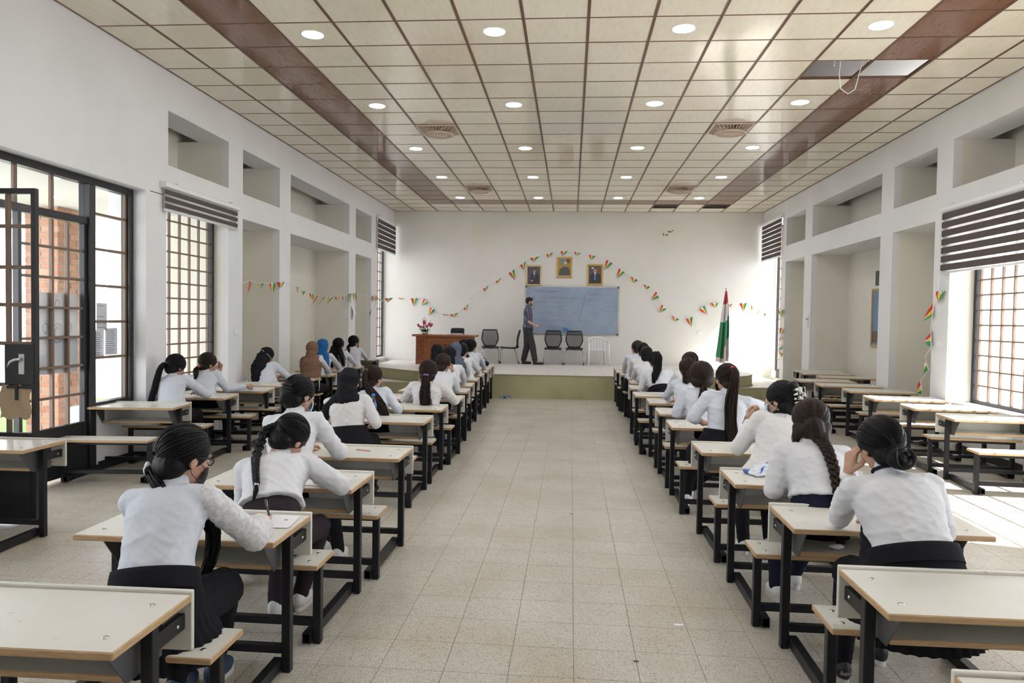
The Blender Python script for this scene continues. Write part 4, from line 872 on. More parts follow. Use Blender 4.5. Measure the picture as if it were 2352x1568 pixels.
F = [(i*(m+1)+j, i*(m+1)+j+1, (i+1)*(m+1)+j+1, (i+1)*(m+1)+j) for i in range(n) for j in range(m)]
mk('flag_cloth', V, F, 'flag_print', fs, True, uv=UV)
# bottles and small things
def bottle(loc, label, tilt=0, h_=.225, cat='bottle'):
    e = empty('water_bottle', loc, label=label, category=cat); e.rotation_euler = (0, tilt, 0.3)
    mk('body', *lathe([(.001, 0), (.028, 0), (.031, .01), (.031, .07), (.029, .075), (.031, .08), (.031, .14), (.027, .165), (.013, .195), (.013, .205), (.001, .205)], 18), 'bottle_clear', e, True)
    mk('label_wrap', *lathe([(.0315, .085), (.0318, .085), (.0318, .135), (.0315, .135)], 18), 'blue_plastic', e, True); mk('cap', *lathe([(.001, .203), (.016, .203), (.016, .225), (.001, .226)], 14), 'blue_plastic', e, True)
bottle((2.87, 6.63, .661), 'clear water bottle with blue cap and label standing on a desk')
bottle((3.28, 14.55, .035), 'clear water bottle lying on the floor against the stage', math.pi/2)
# ------------------------------------------------------------------ people: base head and hands
def base_head(size):
    V, F = vox([ellipsoid((0, -.014, .022), (.071, .088, .084), 24, 16), ellipsoid((0, .024, -.022), (.058, .060, .084), 20, 14), ellipsoid((0, .030, -.070), (.044, .045, .034), 16, 12), ellipsoid((0, .064, -.094), (.020, .018, .016), 12, 8),
                capsule((0, .080, .010), .009, (0, .102, -.028), .012), ellipsoid((-.011, .092, -.034), (.010, .010, .008), 10, 8), ellipsoid((.011, .092, -.034), (.010, .010, .008), 10, 8),
                capsule((-.036, .074, .024), .011, (.036, .074, .024), .011), ellipsoid((-.038, .056, -.022), (.022, .022, .022), 12, 8), ellipsoid((.038, .056, -.022), (.022, .022, .022), 12, 8),
                capsule((-.017, .080, -.059), .0075, (.017, .080, -.059), .0075), capsule((-.014, .079, -.070), .008, (.014, .079, -.070), .008),
                ellipsoid((-.073, -.006, -.010), (.011, .019, .031), 12, 10, ry(.15)), ellipsoid((.073, -.006, -.010), (.011, .019, .031), 12, 10, ry(-.15))], size, 2, .5)
    c = V[F].mean(axis=1); fm = np.zeros(len(F), int)
    fm[(np.abs(c[:, 0]) < .023) & (c[:, 1] > .074) & (c[:, 2] < -.051) & (c[:, 2] > -.077)] = 1
    fm[(np.abs(np.abs(c[:, 0])-.032) < .018) & (c[:, 1] > .062) & (np.abs(c[:, 2]-.030) < .0055)] = 3
    parts = [(V, F, fm)]
    for s in (-1, 1):
        v, f = ellipsoid((s*.031, .0695, .003), (.0135, .0125, .0085), 12, 8); parts.append((v, np.array([q if len(q) == 4 else (q[0], q[1], q[2], q[2]) for q in f if len(q) == 4]), None, 2))
        v, f = ellipsoid((s*.031, .0785, .003), (.0060, .0050, .0060), 10, 6); parts.append((v, np.array([q for q in f if len(q) == 4]), None, 3))
    Vs, Fs, Ms, k = [], [], [], 0
    for p in parts:
        Vs.append(p[0]); Fs.append(np.asarray(p[1])+k); Ms.append(p[2] if p[2] is not None else np.full(len(p[1]), p[3])); k += len(p[0])
    return np.vstack(Vs), np.vstack(Fs), np.concatenate(Ms)
HEADS = {0: base_head(.0058), 1: base_head(.0095)}
def base_hand(curl, spread, thumb, size):
    """right hand, wrist at the origin, fingers along +y, palm facing -z, thumb on the -x side"""
    ps = [capsule((0, -.02, 0), .021, (0, .02, 0), .023)]
    for k, (x, y, ln, r) in enumerate(((-.027, .078, .066, .0088), (-.009, .082, .074, .0090), (.010, .078, .069, .0086), (.027, .069, .054, .0078))):
        ps.append(capsule((x*.5, .01, 0), .015, (x, y, 0), .0125)); p = np.array((x, y, 0.)); a = 0; d0 = x*spread*6
        cu = curl[k] if isinstance(curl, (list, tuple)) else curl
        for j, (fr, rr) in enumerate(((.45, 1), (.30, .92), (.25, .82))):
            a += cu*(.8, 1.1, .8)[j]; q = p+np.array((math.sin(d0)*math.cos(a), math.cos(d0)*math.cos(a), -math.sin(a)))*ln*fr; ps.append(capsule(p, r*rr, q, r*rr*.93, 10, 3)); p = q
    t0 = np.array((-.022, .018, -.006)); t1 = t0+np.array((-.024, .028, -.010-.012*thumb)); t2 = t1+np.array((-.006+.018*thumb, .026, -.006-.014*thumb)); t3 = t2+np.array((.004+.010*thumb, .020, -.004-.006*thumb))
    ps += [capsule(t0, .014, t1, .0115), capsule(t1, .0108, t2, .0098), capsule(t2, .0096, t3, .0082)]
    return vox(ps, size, 2, .5)
HANDS = {}
def hand(kind, lod):
    key = (kind, lod)
    if key not in HANDS:
        c = {'rest': (.35, .25, .2), 'pen': ([.75, .95, 1.1, 1.2], .05, 1.0), 'cheek': ([.75, .85, .95, 1.05], .1, .5), 'flat': (.12, .3, .1), 'fist': (1.15, .0, .9)}[kind]
        HANDS[key] = base_hand(*c, .0036 if lod == 0 else .0062)
    return HANDS[key]
def ik(S, W, l1, l2, pole):
    S, W = np.array(S, float), np.array(W, float); d = W-S; L = np.linalg.norm(d)
    if L > (l1+l2)*.995: d *= (l1+l2)*.995/L; W = S+d; L = np.linalg.norm(d)
    L = max(L, abs(l1-l2)+.02); u = unit(d); a = (l1*l1-l2*l2+L*L)/(2*L); hh = math.sqrt(max(0, l1*l1-a*a)); p = np.array(pole, float); p = unit(p-u*np.dot(p, u)); return S+u*a+p*hh, W
def ring(c, X, Fv, a, b, n=28, e=2.3):
    th = np.linspace(0, 2*math.pi, n, endpoint=False); ct, stt = np.cos(th), np.sin(th); f = 2/e
    return np.asarray(c)+np.outer(np.sign(ct)*np.abs(ct)**f*a, X)+np.outer(np.sign(stt)*np.abs(stt)**f*b, Fv)
def strands(path, rad, n, r0, seed, spread=1.0, sides=4, wav=.0, flat=1.0, flatdir=(0, 1, 0)):
    """bundle of thin tapering hair strands along a path"""
    rs = np.random.RandomState(seed); P = np.asarray(path, float); t = np.linspace(0, 1, len(P)); tt = np.linspace(0, 1, 13); Q = np.stack([np.interp(tt, t, P[:, k]) for k in range(3)], 1)
    for _ in range(2): Q[1:-1] = (Q[:-2]+2*Q[1:-1]+Q[2:])/4
    R = np.interp(tt, np.linspace(0, 1, len(rad)), rad); out = []
    fd = np.array(flatdir, float)
    for k in range(n):
        a = rs.rand()*6.283; d = math.sqrt(rs.rand()); ph = rs.rand(2)*6.283; ext = .82+.18*rs.rand() if rs.rand() < .6 else 1.0
        m = max(5, int(round(13*ext))); pts = []
        for i in range(m):
            T = unit(Q[min(i+1, 12)]-Q[max(i-1, 0)]); A, B = frame_for(T, (0, 1, 0) if abs(T[1]) < .9 else (1, 0, 0))
            aa = a+.5*math.sin(tt[i]*3+ph[0]); o = (A*math.cos(aa)+B*math.sin(aa))*d*R[i]*spread
            o = o-fd*np.dot(o, fd)*(1-flat)
            o = o+(A*math.sin(tt[i]*11+ph[0])+B*math.cos(tt[i]*9+ph[1]))*wav*tt[i]
            pts.append(Q[i]+o)
        rr = [r0*(1-.55*i/(m-1)) for i in range(m)]; rr[-1] = r0*.15
        out.append(tube(pts, rr, sides))
    core = tube(Q[:12], np.maximum(R[:12]*.72*math.sqrt(flat), .003), 8) if flat > .9 else None
    return join(out+([core] if core else []))
def braid(path, w, n_turn):
    P = np.asarray(path, float); t = np.linspace(0, 1, len(P)); m = int(n_turn*9); tt = np.linspace(0, 1, m); Q = np.stack([np.interp(tt, t, P[:, k]) for k in range(3)], 1)
    for _ in range(3): Q[1:-1] = (Q[:-2]+2*Q[1:-1]+Q[2:])/4
    ps = []
    for s in range(3):
        pts, rr = [], []
        for i in range(m):
            T = unit(Q[min(i+1, m-1)]-Q[max(i-1, 0)]); A = unit(np.cross(T, (0, 1, 0))); B = np.cross(A, T); f = tt[i]*n_turn*2*math.pi+s*2*math.pi/3; k = 1-.45*tt[i]
            pts.append(Q[i]+A*w*k*math.sin(f)+B*w*.5*k*math.sin(2*f)); rr.append(w*.62*k)
        ps.append(tube(pts, rr, 8))
    return join(ps)
def folds(V, amp, seed, sc=1.0):
    rs = np.random.RandomState(seed); out = np.zeros(len(V))
    for k in range(7):
        d = rs.randn(3)*np.array((.8, .5, 1.3)); d = unit(d); lam_ = rs.uniform(.09, .24)*sc
        s = np.sin(V @ d*2*math.pi/lam_+rs.rand()*6.28+.9*np.sin(V @ unit(rs.randn(3))*11)); out += (1-np.abs(s))**3*rs.uniform(.5, 1)
    return (out/2.6-.3)*amp*1.25

class Person:
    def __init__(s, label, pel, head, heading=0.0, hrot=(0, 0, 0), lod=0, build=1.0, sh=.150, roll=0.0, twist=0.0, scale=1.0, hip_z=.52, skin='skin', group='seated students', slouch=.25):
        s.lod = lod; s.skin = skin; s.build = build*.89; sh *= .92; s.k = scale; s.base = np.array((pel[0], pel[1], 0.)); s.vs = (.0088, .012, .015)[lod]
        s.e = empty('person', (pel[0], pel[1], 0), label=label, category='person', group=group)
        s.P = np.array((pel[0], pel[1], hip_z)); s.H = np.array(head, float); s.hd = heading
        s.Rh = rz(hrot[1]+heading) @ rx(-hrot[0]) @ ry(hrot[2])       # pitch>0 looks down, yaw>0 looks left, roll>0 tilts right
        s.Rn = rz((hrot[1]+heading)*.5) @ rx(-hrot[0]*.5) @ ry(hrot[2]*.6)
        s.N = s.H+s.Rn @ np.array((0, -.042, -.125))*scale
        Xp = rz(heading) @ np.array((1, 0, 0.)); up = unit(s.N-s.P); fwd = rz(heading) @ np.array((0, 1, 0.))
        t0 = unit(up*.55+np.array((0, 0, 1.))*.45-fwd*slouch); t1 = unit(up+(s.H-s.N)*1.5)
        Xs = rz(heading+twist) @ ry(roll) @ np.array((1, 0, 0.)); D = np.linalg.norm(s.N-s.P); s.D = D
        B = [s.P, s.P+t0*D*.36, s.N-t1*D*.33, s.N]
        def pt(t): return B[0]*(1-t)**3+3*B[1]*t*(1-t)**2+3*B[2]*t*t*(1-t)+B[3]*t**3
        def fr(t):
            T = unit(pt(min(1, t+.02))-pt(max(0, t-.02))); X_ = Xp*(1-t)+Xs*t; X_ = unit(X_-T*np.dot(X_, T)); return pt(t), X_, np.cross(T, X_), T
        s.pt, s.fr = pt, fr
        s.S = {}
        c, X_, Fv, T = fr(.90); s.Xs = X_
        for sd in (-1, 1): s.S[sd] = c+X_*sd*sh*scale+Fv*.0+T*.0
        s.arms = {}; s.legs = []
    A_ = ((0, .150, .115), (.12, .150, .112), (.28, .132, .100), (.42, .122, .094), (.58, .130, .098), (.74, .146, .100), (.86, .142, .088), (.95, .095, .068), (1.0, .052, .050))
    def ab(s, t):
        T = [q[0] for q in s.A_]; return np.interp(t, T, [q[1] for q in s.A_])*s.build*s.k, np.interp(t, T, [q[2] for q in s.A_])*s.build*s.k
    def torso(s, t0, t1, g, n=12, flare=0):
        rg = []
        for i in range(n+1):
            t = t0+(t1-t0)*i/n; c, X_, Fv, T = s.fr(t); a, b = s.ab(t); fl = flare*max(0, 1-i/3); rg.append(ring(c, X_, Fv, a+g+fl, b+g+fl))
        return loft(rg)
    def back(s, t, d, x=0):
        c, X_, Fv, T = s.fr(t); a, b = s.ab(t); return c-Fv*(b+d)*math.sqrt(max(.2, 1-(x/(a+.02))**2))+X_*x
    def arm(s, sd, wrist, pole, pose='rest', palm=(0, 0, -1), fdir=None, sleeve=1.0, sr=(.056, .048, .038)):
        wrist = np.asarray(wrist, float)
        E, Wp = ik(s.S[sd], wrist, .255*s.k, .225*s.k, pole); s.arms[sd] = (E, Wp, pose, palm, fdir, sleeve, sr)
    def elbow_arm(s, sd, E, wrist, **kw):
        E = np.asarray(E, float); E = s.S[sd]+unit(E-s.S[sd])*min(.29*s.k, max(.2*s.k, np.linalg.norm(E-s.S[sd]))); w = np.asarray(wrist, float); w = E+unit(w-E)*.225*s.k
        s.arms[sd] = (E, w, kw.get('pose', 'rest'), kw.get('palm', (0, 0, -1)), kw.get('fdir'), kw.get('sleeve', 1.0), kw.get('sr', (.056, .048, .038)))
    def tz(s, z):
        tt = np.linspace(0, 1, 101); zz = np.array([s.pt(t)[2] for t in tt]); return float(tt[np.argmin(np.abs(zz-z))])
    def local(s, V): return np.asarray(V)-s.base
    def put(s, name, V, F, mats, parent=None, smooth=True, fmat=None, **tags): return mk(name, s.local(V), F, mats, parent or s.e, smooth, fmat=fmat, **tags)
    def hx(s, p): return s.H+s.Rh @ (np.asarray(p, float)*s.k)
    def sit_legs(s, spread=.10, knee_y=.39, foot=((-.10, .33), (.10, .42)), knee_z=.475):
        for i, sd in enumerate((-1, 1)):
            R_ = rz(s.hd); h_ = s.P+R_ @ np.array((sd*.08, .0, -.02)); kn = s.base+R_ @ np.array((sd*spread, knee_y, knee_z)); an = s.base+R_ @ np.array((foot[i][0], foot[i][1]-.03, .075)); s.legs.append((h_, kn, an, R_))
    def make_body(s, extra=None):
        g = -.010; ps = [s.torso(0, 1, g, 10)]; ps.append(capsule(s.N-(s.H-s.N)*.2, .050*s.k, s.hx((0, -.018, -.055)), .046*s.k))
        for sd, (E, Wp, *_r) in s.arms.items(): ps += [capsule(s.fr(.88)[0], .06, s.S[sd], .045*s.k), capsule(s.S[sd], .044*s.k, E, .036*s.k), capsule(E, .036*s.k, Wp, .0235*s.k)]
        for h_, kn, an, R_ in s.legs: ps += [capsule(h_, .070*s.k, kn, .046*s.k), capsule(kn, .044*s.k, kn*.5+an*.5, .040*s.k), capsule(kn*.5+an*.5, .040*s.k, an, .030*s.k), capsule(an, .03, an+R_ @ np.array((0, .10, -.04)), .026)]
        V, F = vox(ps, s.vs*1.2, 2); Vs, Fs, Ms = [V], [F], [np.zeros(len(F), int)]; k = len(V)
        hv, hf, hm = HEADS[0 if s.lod == 0 else 1]; Vs.append((hv*s.k) @ s.Rh.T+s.H); Fs.append(hf+k); Ms.append(hm); k += len(hv)
        for sd, (E, Wp, pose, palm, fdir, *_r) in s.arms.items():
            v, f = hand(pose, 0 if s.lod == 0 else 1); v = v*s.k
            if sd < 0: v = v*np.array((-1, 1, 1)); f = f[:, ::-1]
            y = unit(fdir if fdir is not None else Wp-E); z = -np.array(palm, float); z = unit(z-y*np.dot(y, z)); x = np.cross(y, z); Vs.append(v @ np.stack([x, y, z])+Wp); Fs.append(f+k); Ms.append(np.zeros(len(f), int)); k += len(v)
        s.body = s.put('body', np.vstack(Vs), np.vstack(Fs), [s.skin, 'lip', 'eye_white', 'eye_dark'], fmat=np.concatenate(Ms))
    def make_shirt(s, mat='shirt_white', t0=.20, z0=None, flare=.012, seed=1, loose=.010, collar=True, amp=.007, sleeve_mat=None):
        if z0: t0 = s.tz(z0)
        g = loose; ps = [s.torso(t0, .98, g, 14, flare)]
        if collar: c = s.N; d = unit(s.H-s.N); ps.append(capsule(c-d*.03, .066*s.k, c+d*.020, .056*s.k))
        sl = []
        for sd, (E, Wp, pose, palm, fdir, sleeve, sr) in s.arms.items():
            r1, r2, r3 = (q*s.k*.93 for q in sr); mid = s.fr(.86)[0]
            ps.append(capsule(mid+s.Xs*sd*.05, .078*s.k, s.S[sd], r1*.98)); arm_ = [capsule(s.S[sd], r1, E, r2)]
            if sleeve > 1e-3: arm_.append(capsule(E, r2, E+(Wp-E)*min(1, sleeve)*.90, r3))
            if sleeve > 1.3: m_ = E+(Wp-E)*.62+np.array((0, 0, -.006)); arm_.append(capsule(E+(Wp-E)*.3, r2*1.05, m_, r2*1.18))
            (sl if sleeve_mat and sd in sleeve_mat else ps).extend(arm_); 
            if sleeve_mat and sd in sleeve_mat: ps.append(capsule(s.S[sd], r1*.97, s.S[sd]+(E-s.S[sd])*.15, r1*.95))
        V, F = vox(ps, s.vs, 4); V = V+normals(V, F)*folds(V, amp, seed)[:, None]
        sh = s.put('shirt', V, F, mat)
        if sl:
            V, F = vox(sl, s.vs, 3); V = V+normals(V, F)*folds(V, amp*.8, seed+9)[:, None]; s.put('lace_sleeve', V, F, 'shirt_lace', sh)
        return sh
    def make_pants(s, mat='cloth_black', top=.30, z1=None):
        if z1: top = s.tz(z1)
        ps = [s.torso(0, top, .004, 5), ellipsoid(s.P+np.array((0, 0, -.03)), (.165*s.build, .125, .085), 20, 12, rz(s.hd))]
        for h_, kn, an, R_ in s.legs: m_ = (kn*.5+an*.5); ps += [capsule(h_, .088, kn, .064), capsule(kn, .062, m_, .055), capsule(m_, .055, an+np.array((0, 0, .01)), .042)]
        V, F = vox(ps, s.vs*1.15, 3); V = V+normals(V, F)*folds(V, .005, 5)[:, None]; s.put('trousers', V, F, mat)
    def make_skirt(s, mat='cloth_black', hem=.35, n=112, pleat=26, wide=1.0, ztop=.66, band='cloth_black'):
        ztop = s.tz(ztop); c, X_, Fv, T = s.fr(ztop); a, b = s.ab(ztop); R_ = rz(s.hd); rings_ = []
        lv = [(0, a+.016, b+.016, c, X_, Fv, 0), (1, 0, 0, 0, 0, 0, 0)]
        hgt = c[2]-.40; zz = [(c[2]-.05, .012, .0, 0), (c[2]-.05-hgt*.25, .028, .01, .35), (c[2]-.05-hgt*.5, .046, .02, .5), (.44, .06, .04, .6), (.39, .068, .055, .6), (hem, .076, .06, .7)]
        bx_ = R_ @ np.array((1, 0, 0.)); fx = R_ @ np.array((0, 1, 0.)); th = np.linspace(0, 2*math.pi, n, endpoint=False)
        def rg(cc, A, B, X1, F1, pl): rr = 1+pl*.045*np.cos(th*pleat); return np.asarray(cc)+np.outer(np.cos(th)*A*rr, X1)+np.outer(np.sin(th)*B*rr, F1)
        rings_.append(rg(c, a+.030, b+.030, X_, Fv, 0))
        for z, ga, gy, pl in zz:
            f = (c[2]-z)/(c[2]-.40); f = min(max(f, 0), 1.3); cc = np.array((c[0]*(1-f)+s.P[0]*f, c[1]*(1-f)+(s.P[1])*f, z))+fx*gy*.8; rings_.append(rg(cc, (a+.028+ga)*wide, b+.035+ga*.95, bx_, fx, pl))
        V, F = loft(rings_, False); sk = s.put('skirt', V, F, mat)
        c2, X2, F2, T2 = s.fr(ztop+.01); V, F = loft([rg(c-T*.055, a+.036, b+.036, X_, Fv, 0), rg(c, a+.034, b+.034, X_, Fv, 0), rg(c+T*.018, a+.032, b+.032, X_, Fv, 0), rg(c+T*.019, a+.012, b+.012, X_, Fv, 0)], False); s.put('waistband', V, F, band, sk)
        if s.legs:
            V, F = vox([capsule(h_, .098, h_*.1+kn*.9, .088) for h_, kn, an, R2 in s.legs]+[capsule((s.legs[0][0]+s.legs[1][0])/2, .10, (s.legs[0][1]+s.legs[1][1])/2*.85+(s.legs[0][0]+s.legs[1][0])/2*.15, .075)], s.vs*1.2, 4); V = V+normals(V, F)*folds(V, .006, 4)[:, None]; s.put('skirt_lap', V, F, mat, sk)
    def make_shoes(s, mat='shoe_white', sole='sole_white', text_=None):
        for h_, kn, an, R_ in s.legs:
            b = np.array((an[0], an[1], 0.)); up = [ellipsoid((0, .06, .040), (.040, .095, .038), 16, 10), ellipsoid((0, -.015, .055), (.036, .05, .05), 14, 10)]
            V, F = vox(up, .008 if s.lod == 0 else .012, 2); V = V[:, :] @ R_.T+b; V[:, 2] = np.maximum(V[:, 2], .012); o = s.put('shoe', V, F, mat)
            pts = [(.040*math.cos(t)*(1 if math.sin(t) > 0 else .9), .05+.108*math.sin(t)) for t in np.linspace(0, 2*math.pi, 18, endpoint=False)]; V, F = prism(pts, .001, .024); s.put('sole', V @ R_.T+b, F, sole, o, False)
    # ---- hair
    def hair_cap(s, mat='hair_black', big=1.0, nape=1.0, side=1.0, extra=(), tie_dir=(0, -.8, -.6)):
        ps = [ellipsoid((0, -.020, .028), (.083*big*side, .097*big, .090*big), 24, 16), ellipsoid((0, -.050, -.042), (.068*big*nape, .054*big, .066*nape), 18, 12)]+list(extra)
        V, F = vox(ps, .007 if s.lod == 0 else .0105, 3); V = V+normals(V, F)*(np.sin(V[:, 0]*240+V[:, 2]*40)*.0007)[:, None]
        V = (V*s.k) @ s.Rh.T+s.H; s.hair = s.put('hair', V, F, mat); s.hairmat = mat
        if s.lod < 2:
            rs_ = np.random.RandomState(int(abs(s.base[1])*100)); C0 = np.array((0, -.020, .028)); RR = np.array((.083*side, .097, .090))*big; td = unit(tie_dir); tb = []
            for q in range(150 if s.lod == 0 else 60):
                ph = rs_.uniform(-2.1, 2.1); yy = rs_.uniform(.05, .50) if q % 3 else rs_.uniform(-.5, .1); rr_ = math.sqrt(1-yy*yy); d0 = unit(np.array((rr_*math.sin(ph), yy, rr_*math.cos(ph)))); om = math.acos(np.clip(np.dot(d0, td), -1, 1)); pts = []
                if om < .25 or om > 3.0: continue
                lift = rs_.uniform(.985, 1.018)
                for w in np.linspace(0, .97, 9): dd = (math.sin((1-w)*om)*d0+math.sin(w*om)*td)/math.sin(om); pts.append(s.hx((C0+RR*dd*lift)))
                r_ = rs_.uniform(.0022, .004); tb.append(tube(pts, [r_*.4]+[r_]*7+[r_*.6], 4))
            if tb: s.put('hair_strands', *join(tb), mat, s.hair, kind='stuff')
        return s.hair
    def fall(s, start, ts, d=.025, xs=0.0, x0=None):
        """path from a point on the head down over the back of the shirt"""
        p = [s.hx(start)]
        for i, t in enumerate(ts): p.append(s.back(t, d, xs if np.ndim(xs) == 0 else xs[i]))
        return p
    def pony(s, path, rad, n=60, tie='cloth_black', seed=1, wav=.004, r0=.0045, flat=1.0):
        n = n if s.lod == 0 else int(n*.45); r0 = r0 if s.lod == 0 else r0*1.5
        V, F = strands(path, rad, n, r0, seed, wav=wav, flat=flat); o = s.put('ponytail', V, F, s.hairmat, s.hair)
        if tie:
            p0, p1 = np.array(path[0]), np.array(path[1]); d = unit(p1-p0); V, F = tube([p0-d*.012, p0, p0+d*.012], [rad[0]*1.05, rad[0]*1.2, rad[0]*1.05], 12); s.put('hair_tie', V, F, tie, s.hair)
        return o
    def hijab(s, mat, cape=True, low=.70, wide=1.0, seed=3, drape=None, tail=None, flow=.0):
        ps = [ellipsoid(s.hx((0, -.018, .022)), np.array((.088, .102, .100))*s.k, 22, 16, s.Rh), ellipsoid(s.hx((0, -.035, -.065)), np.array((.078, .078, .075))*s.k, 18, 12, s.Rh)]
        n = s.N; ps.append(capsule(s.hx((0, -.03, -.06)), .078*s.k, n+np.array((0, 0, -.01)), .088*s.k))
        if cape:
            rg = []
            for i, t in enumerate(np.linspace(low, .99, 8)): c, X_, Fv, T = s.fr(t); a, b = s.ab(t); g = .030-.008*i/7; rg.append(ring(c, X_, Fv, (a+g)*wide, b+g))
            ps.append(loft(rg)); 
            for sd in (-1, 1): ps.append(capsule(s.fr(.9)[0], .09, s.S[sd]*.75+s.fr(.9)[0]*.25, .068))
        if drape is not None:
            for p, r, q, r2 in drape: ps.append(capsule(p, r, q, r2))
        V, F = vox(ps, s.vs*.95, 4); V = V+normals(V, F)*folds(V, .011, seed, 1.1)[:, None]; s.cover = s.put('headscarf', V, F, mat); return s.cover
    def mask(s, mat='mask_blue'):
        ps = []
        for i in range(7):
            zz = -.022-.012*i
            for j in range(9):
                a = (j-4)/4*1.15; ps.append((.068*math.sin(a), .032+.066*math.cos(a)+.006*math.sin(math.pi*i/6), zz))
        V = (np.array(ps)*s.k) @ s.Rh.T+s.H; F = [(i*9+j, i*9+j+1, (i+1)*9+j+1, (i+1)*9+j) for i in range(6) for j in range(8)]; o = s.put('face_mask', V, F, mat)
        for sd in (-1, 1): s.put('ear_loop', *tube([s.hx((sd*.063, .06, -.03)), s.hx((sd*.079, .01, -.005)), s.hx((sd*.080, -.025, -.015)), s.hx((sd*.077, .0, -.055)), s.hx((sd*.060, .058, -.085))], .0016, 4), mat, o)
# ------------------------------------------------------------------ the students
DZ = .668
def desk_arms(p, sd=(-1, 1), reach=.55, wx=.12, z=DZ+.028, pole=None, **kw):
    R_ = rz(p.hd)
    for s_ in sd:
        w = p.base+R_ @ np.array((s_*wx, reach, z)); p.arm(s_, w, R_ @ np.array((s_*.9, -.35, -.55)) if pole is None else R_ @ np.array((s_*pole[0], pole[1], pole[2])), palm=(0, 0, -1), fdir=R_ @ np.array((-s_*.35, 1, 0)), **kw)
K = 1.04
# --- left of the aisle, nearest to the camera
a = Person('student in lace-sleeved white blouse and pleated black skirt, writing, left of aisle', (3.20, 2.50), (3.165, 2.78, 1.035), hrot=(.35, -.55, .05), scale=K, build=1.02, roll=.0, slouch=.22)
a.elbow_arm(1, (3.43, 2.83, .70), (3.335, 3.10, .70), pose='pen', palm=(-.35, 0, -1), fdir=(-.25, 1, .05), sleeve=1.5, sr=(.058, .056, .046)); a.elbow_arm(-1, (2.98, 2.86, .70), (3.155, 2.90, .885), pose='cheek', palm=(-.5, -1, 0), fdir=(.2, .1, 1), sr=(.058, .054, .042))
a.sit_legs(foot=((-.12, .40), (-.03, .54)), spread=.08); a.make_body(); a.make_shirt('shirt_cool', z0=.61, flare=0, seed=2, sleeve_mat=(1,)); a.make_pants('cloth_black'); a.make_skirt(pleat=30, ztop=.64); a.make_shoes('shoe_blue')
a.hair_cap('hair_black', 1.04, 1.05, extra=[capsule((-.015, -.072, -.045), .034, (-.04, -.075, -.085), .022)], tie_dir=(-.4, -.7, -.7))
pp = [a.hx((-.045, -.085, -.085)), a.hx((.01, -.075, -.125)), a.hx((.09, -.03, -.17)), a.S[1]+np.array((.0, .09, -.10)), a.S[1]+np.array((-.03, .10, -.27)), a.S[1]+np.array((-.06, .06, -.38))]
a.pony(pp, [.022, .026, .028, .030, .026, .01], 70, 'cloth_black', 4, .006)
a.put('hair_clip', *join([ellipsoid(a.hx((-.075, -.088, -.075)), (.012, .012, .022), 10, 8), ellipsoid(a.hx((-.066, -.096, -.088)), (.009, .009, .018), 10, 8)]), 'white_plastic', a.hair)
gl = []
for sd in (-1, 1): gl.append(tube([a.hx((sd*.031+.022*math.cos(t), .088, .004+.018*math.sin(t))) for t in np.linspace(0, 6.28, 16)], .0026, 5)); gl.append(tube([a.hx((sd*.053, .086, .010)), a.hx((sd*.078, .04, .010)), a.hx((sd*.080, -.01, .004))], .003, 5))
a.put('glasses', *join(gl), 'black_plastic'); a.mask('mask_black')
pen = empty('pen', (3.335, 3.17, .72), label='dark pen held by the writing student in the lace sleeve', category='pen'); mk('barrel', *tube([(0, .02, -.03), (-.004, -.01, .05)], .0055, 8), 'plate_grey', pen, True); mk('clip', *tube([(.004, -.012, .045), (.001, -.003, .02)], .002, 5), 'chrome', pen)
# --- braid
b = Person('student with long black braid bent over her desk, dark trousers, left of aisle', (3.24, 3.45), (3.165, 3.87, .93), hrot=(.75, -.25, .30), scale=K, build=1.10, roll=.06, slouch=.30, sh=.165)
b.elbow_arm(1, (3.49, 3.74, .71), (3.28, 4.02, .70), pose='rest', palm=(0, 0, -1), fdir=(-.6, 1, 0), sleeve=1.25, sr=(.062, .056, .045)); b.elbow_arm(-1, (2.98, 3.72, .70), (3.10, 4.02, .70), fdir=(.3, 1, 0), sr=(.062, .056, .045))
b.sit_legs(foot=((-.09, .30), (.0, .42)), knee_z=.46); b.make_body(); b.make_shirt('shirt_white', z0=.64, seed=5, loose=.018, amp=.009, flare=.016); b.make_pants('cloth_plum', z1=.68); b.make_shoes('shoe_white')
b.hair_cap('hair_black', 1.06, 1.0, tie_dir=(-.4, -.9, -.1)); bp = [b.hx((-.035, -.085, .0)), b.hx((-.075, -.10, -.06)), b.back(.86, .035, -.085), b.back(.68, .035, -.075), b.back(.52, .035, -.06), b.back(.40, .035, -.045)]
b.put('braid', *braid(bp, .021, 6.5), 'hair_black', b.hair); b.put('braid_end', *strands([b.back(.40, .035, -.045), b.back(.34, .035, -.04), b.back(.26, .035, -.045)], [.008, .013, .006], 24, .003, 8), 'hair_black', b.hair)
b.put('hair_tie', *tube([b.back(.41, .035, -.045), b.back(.39, .035, -.045)], .012, 10), 'white_plastic', b.hair)
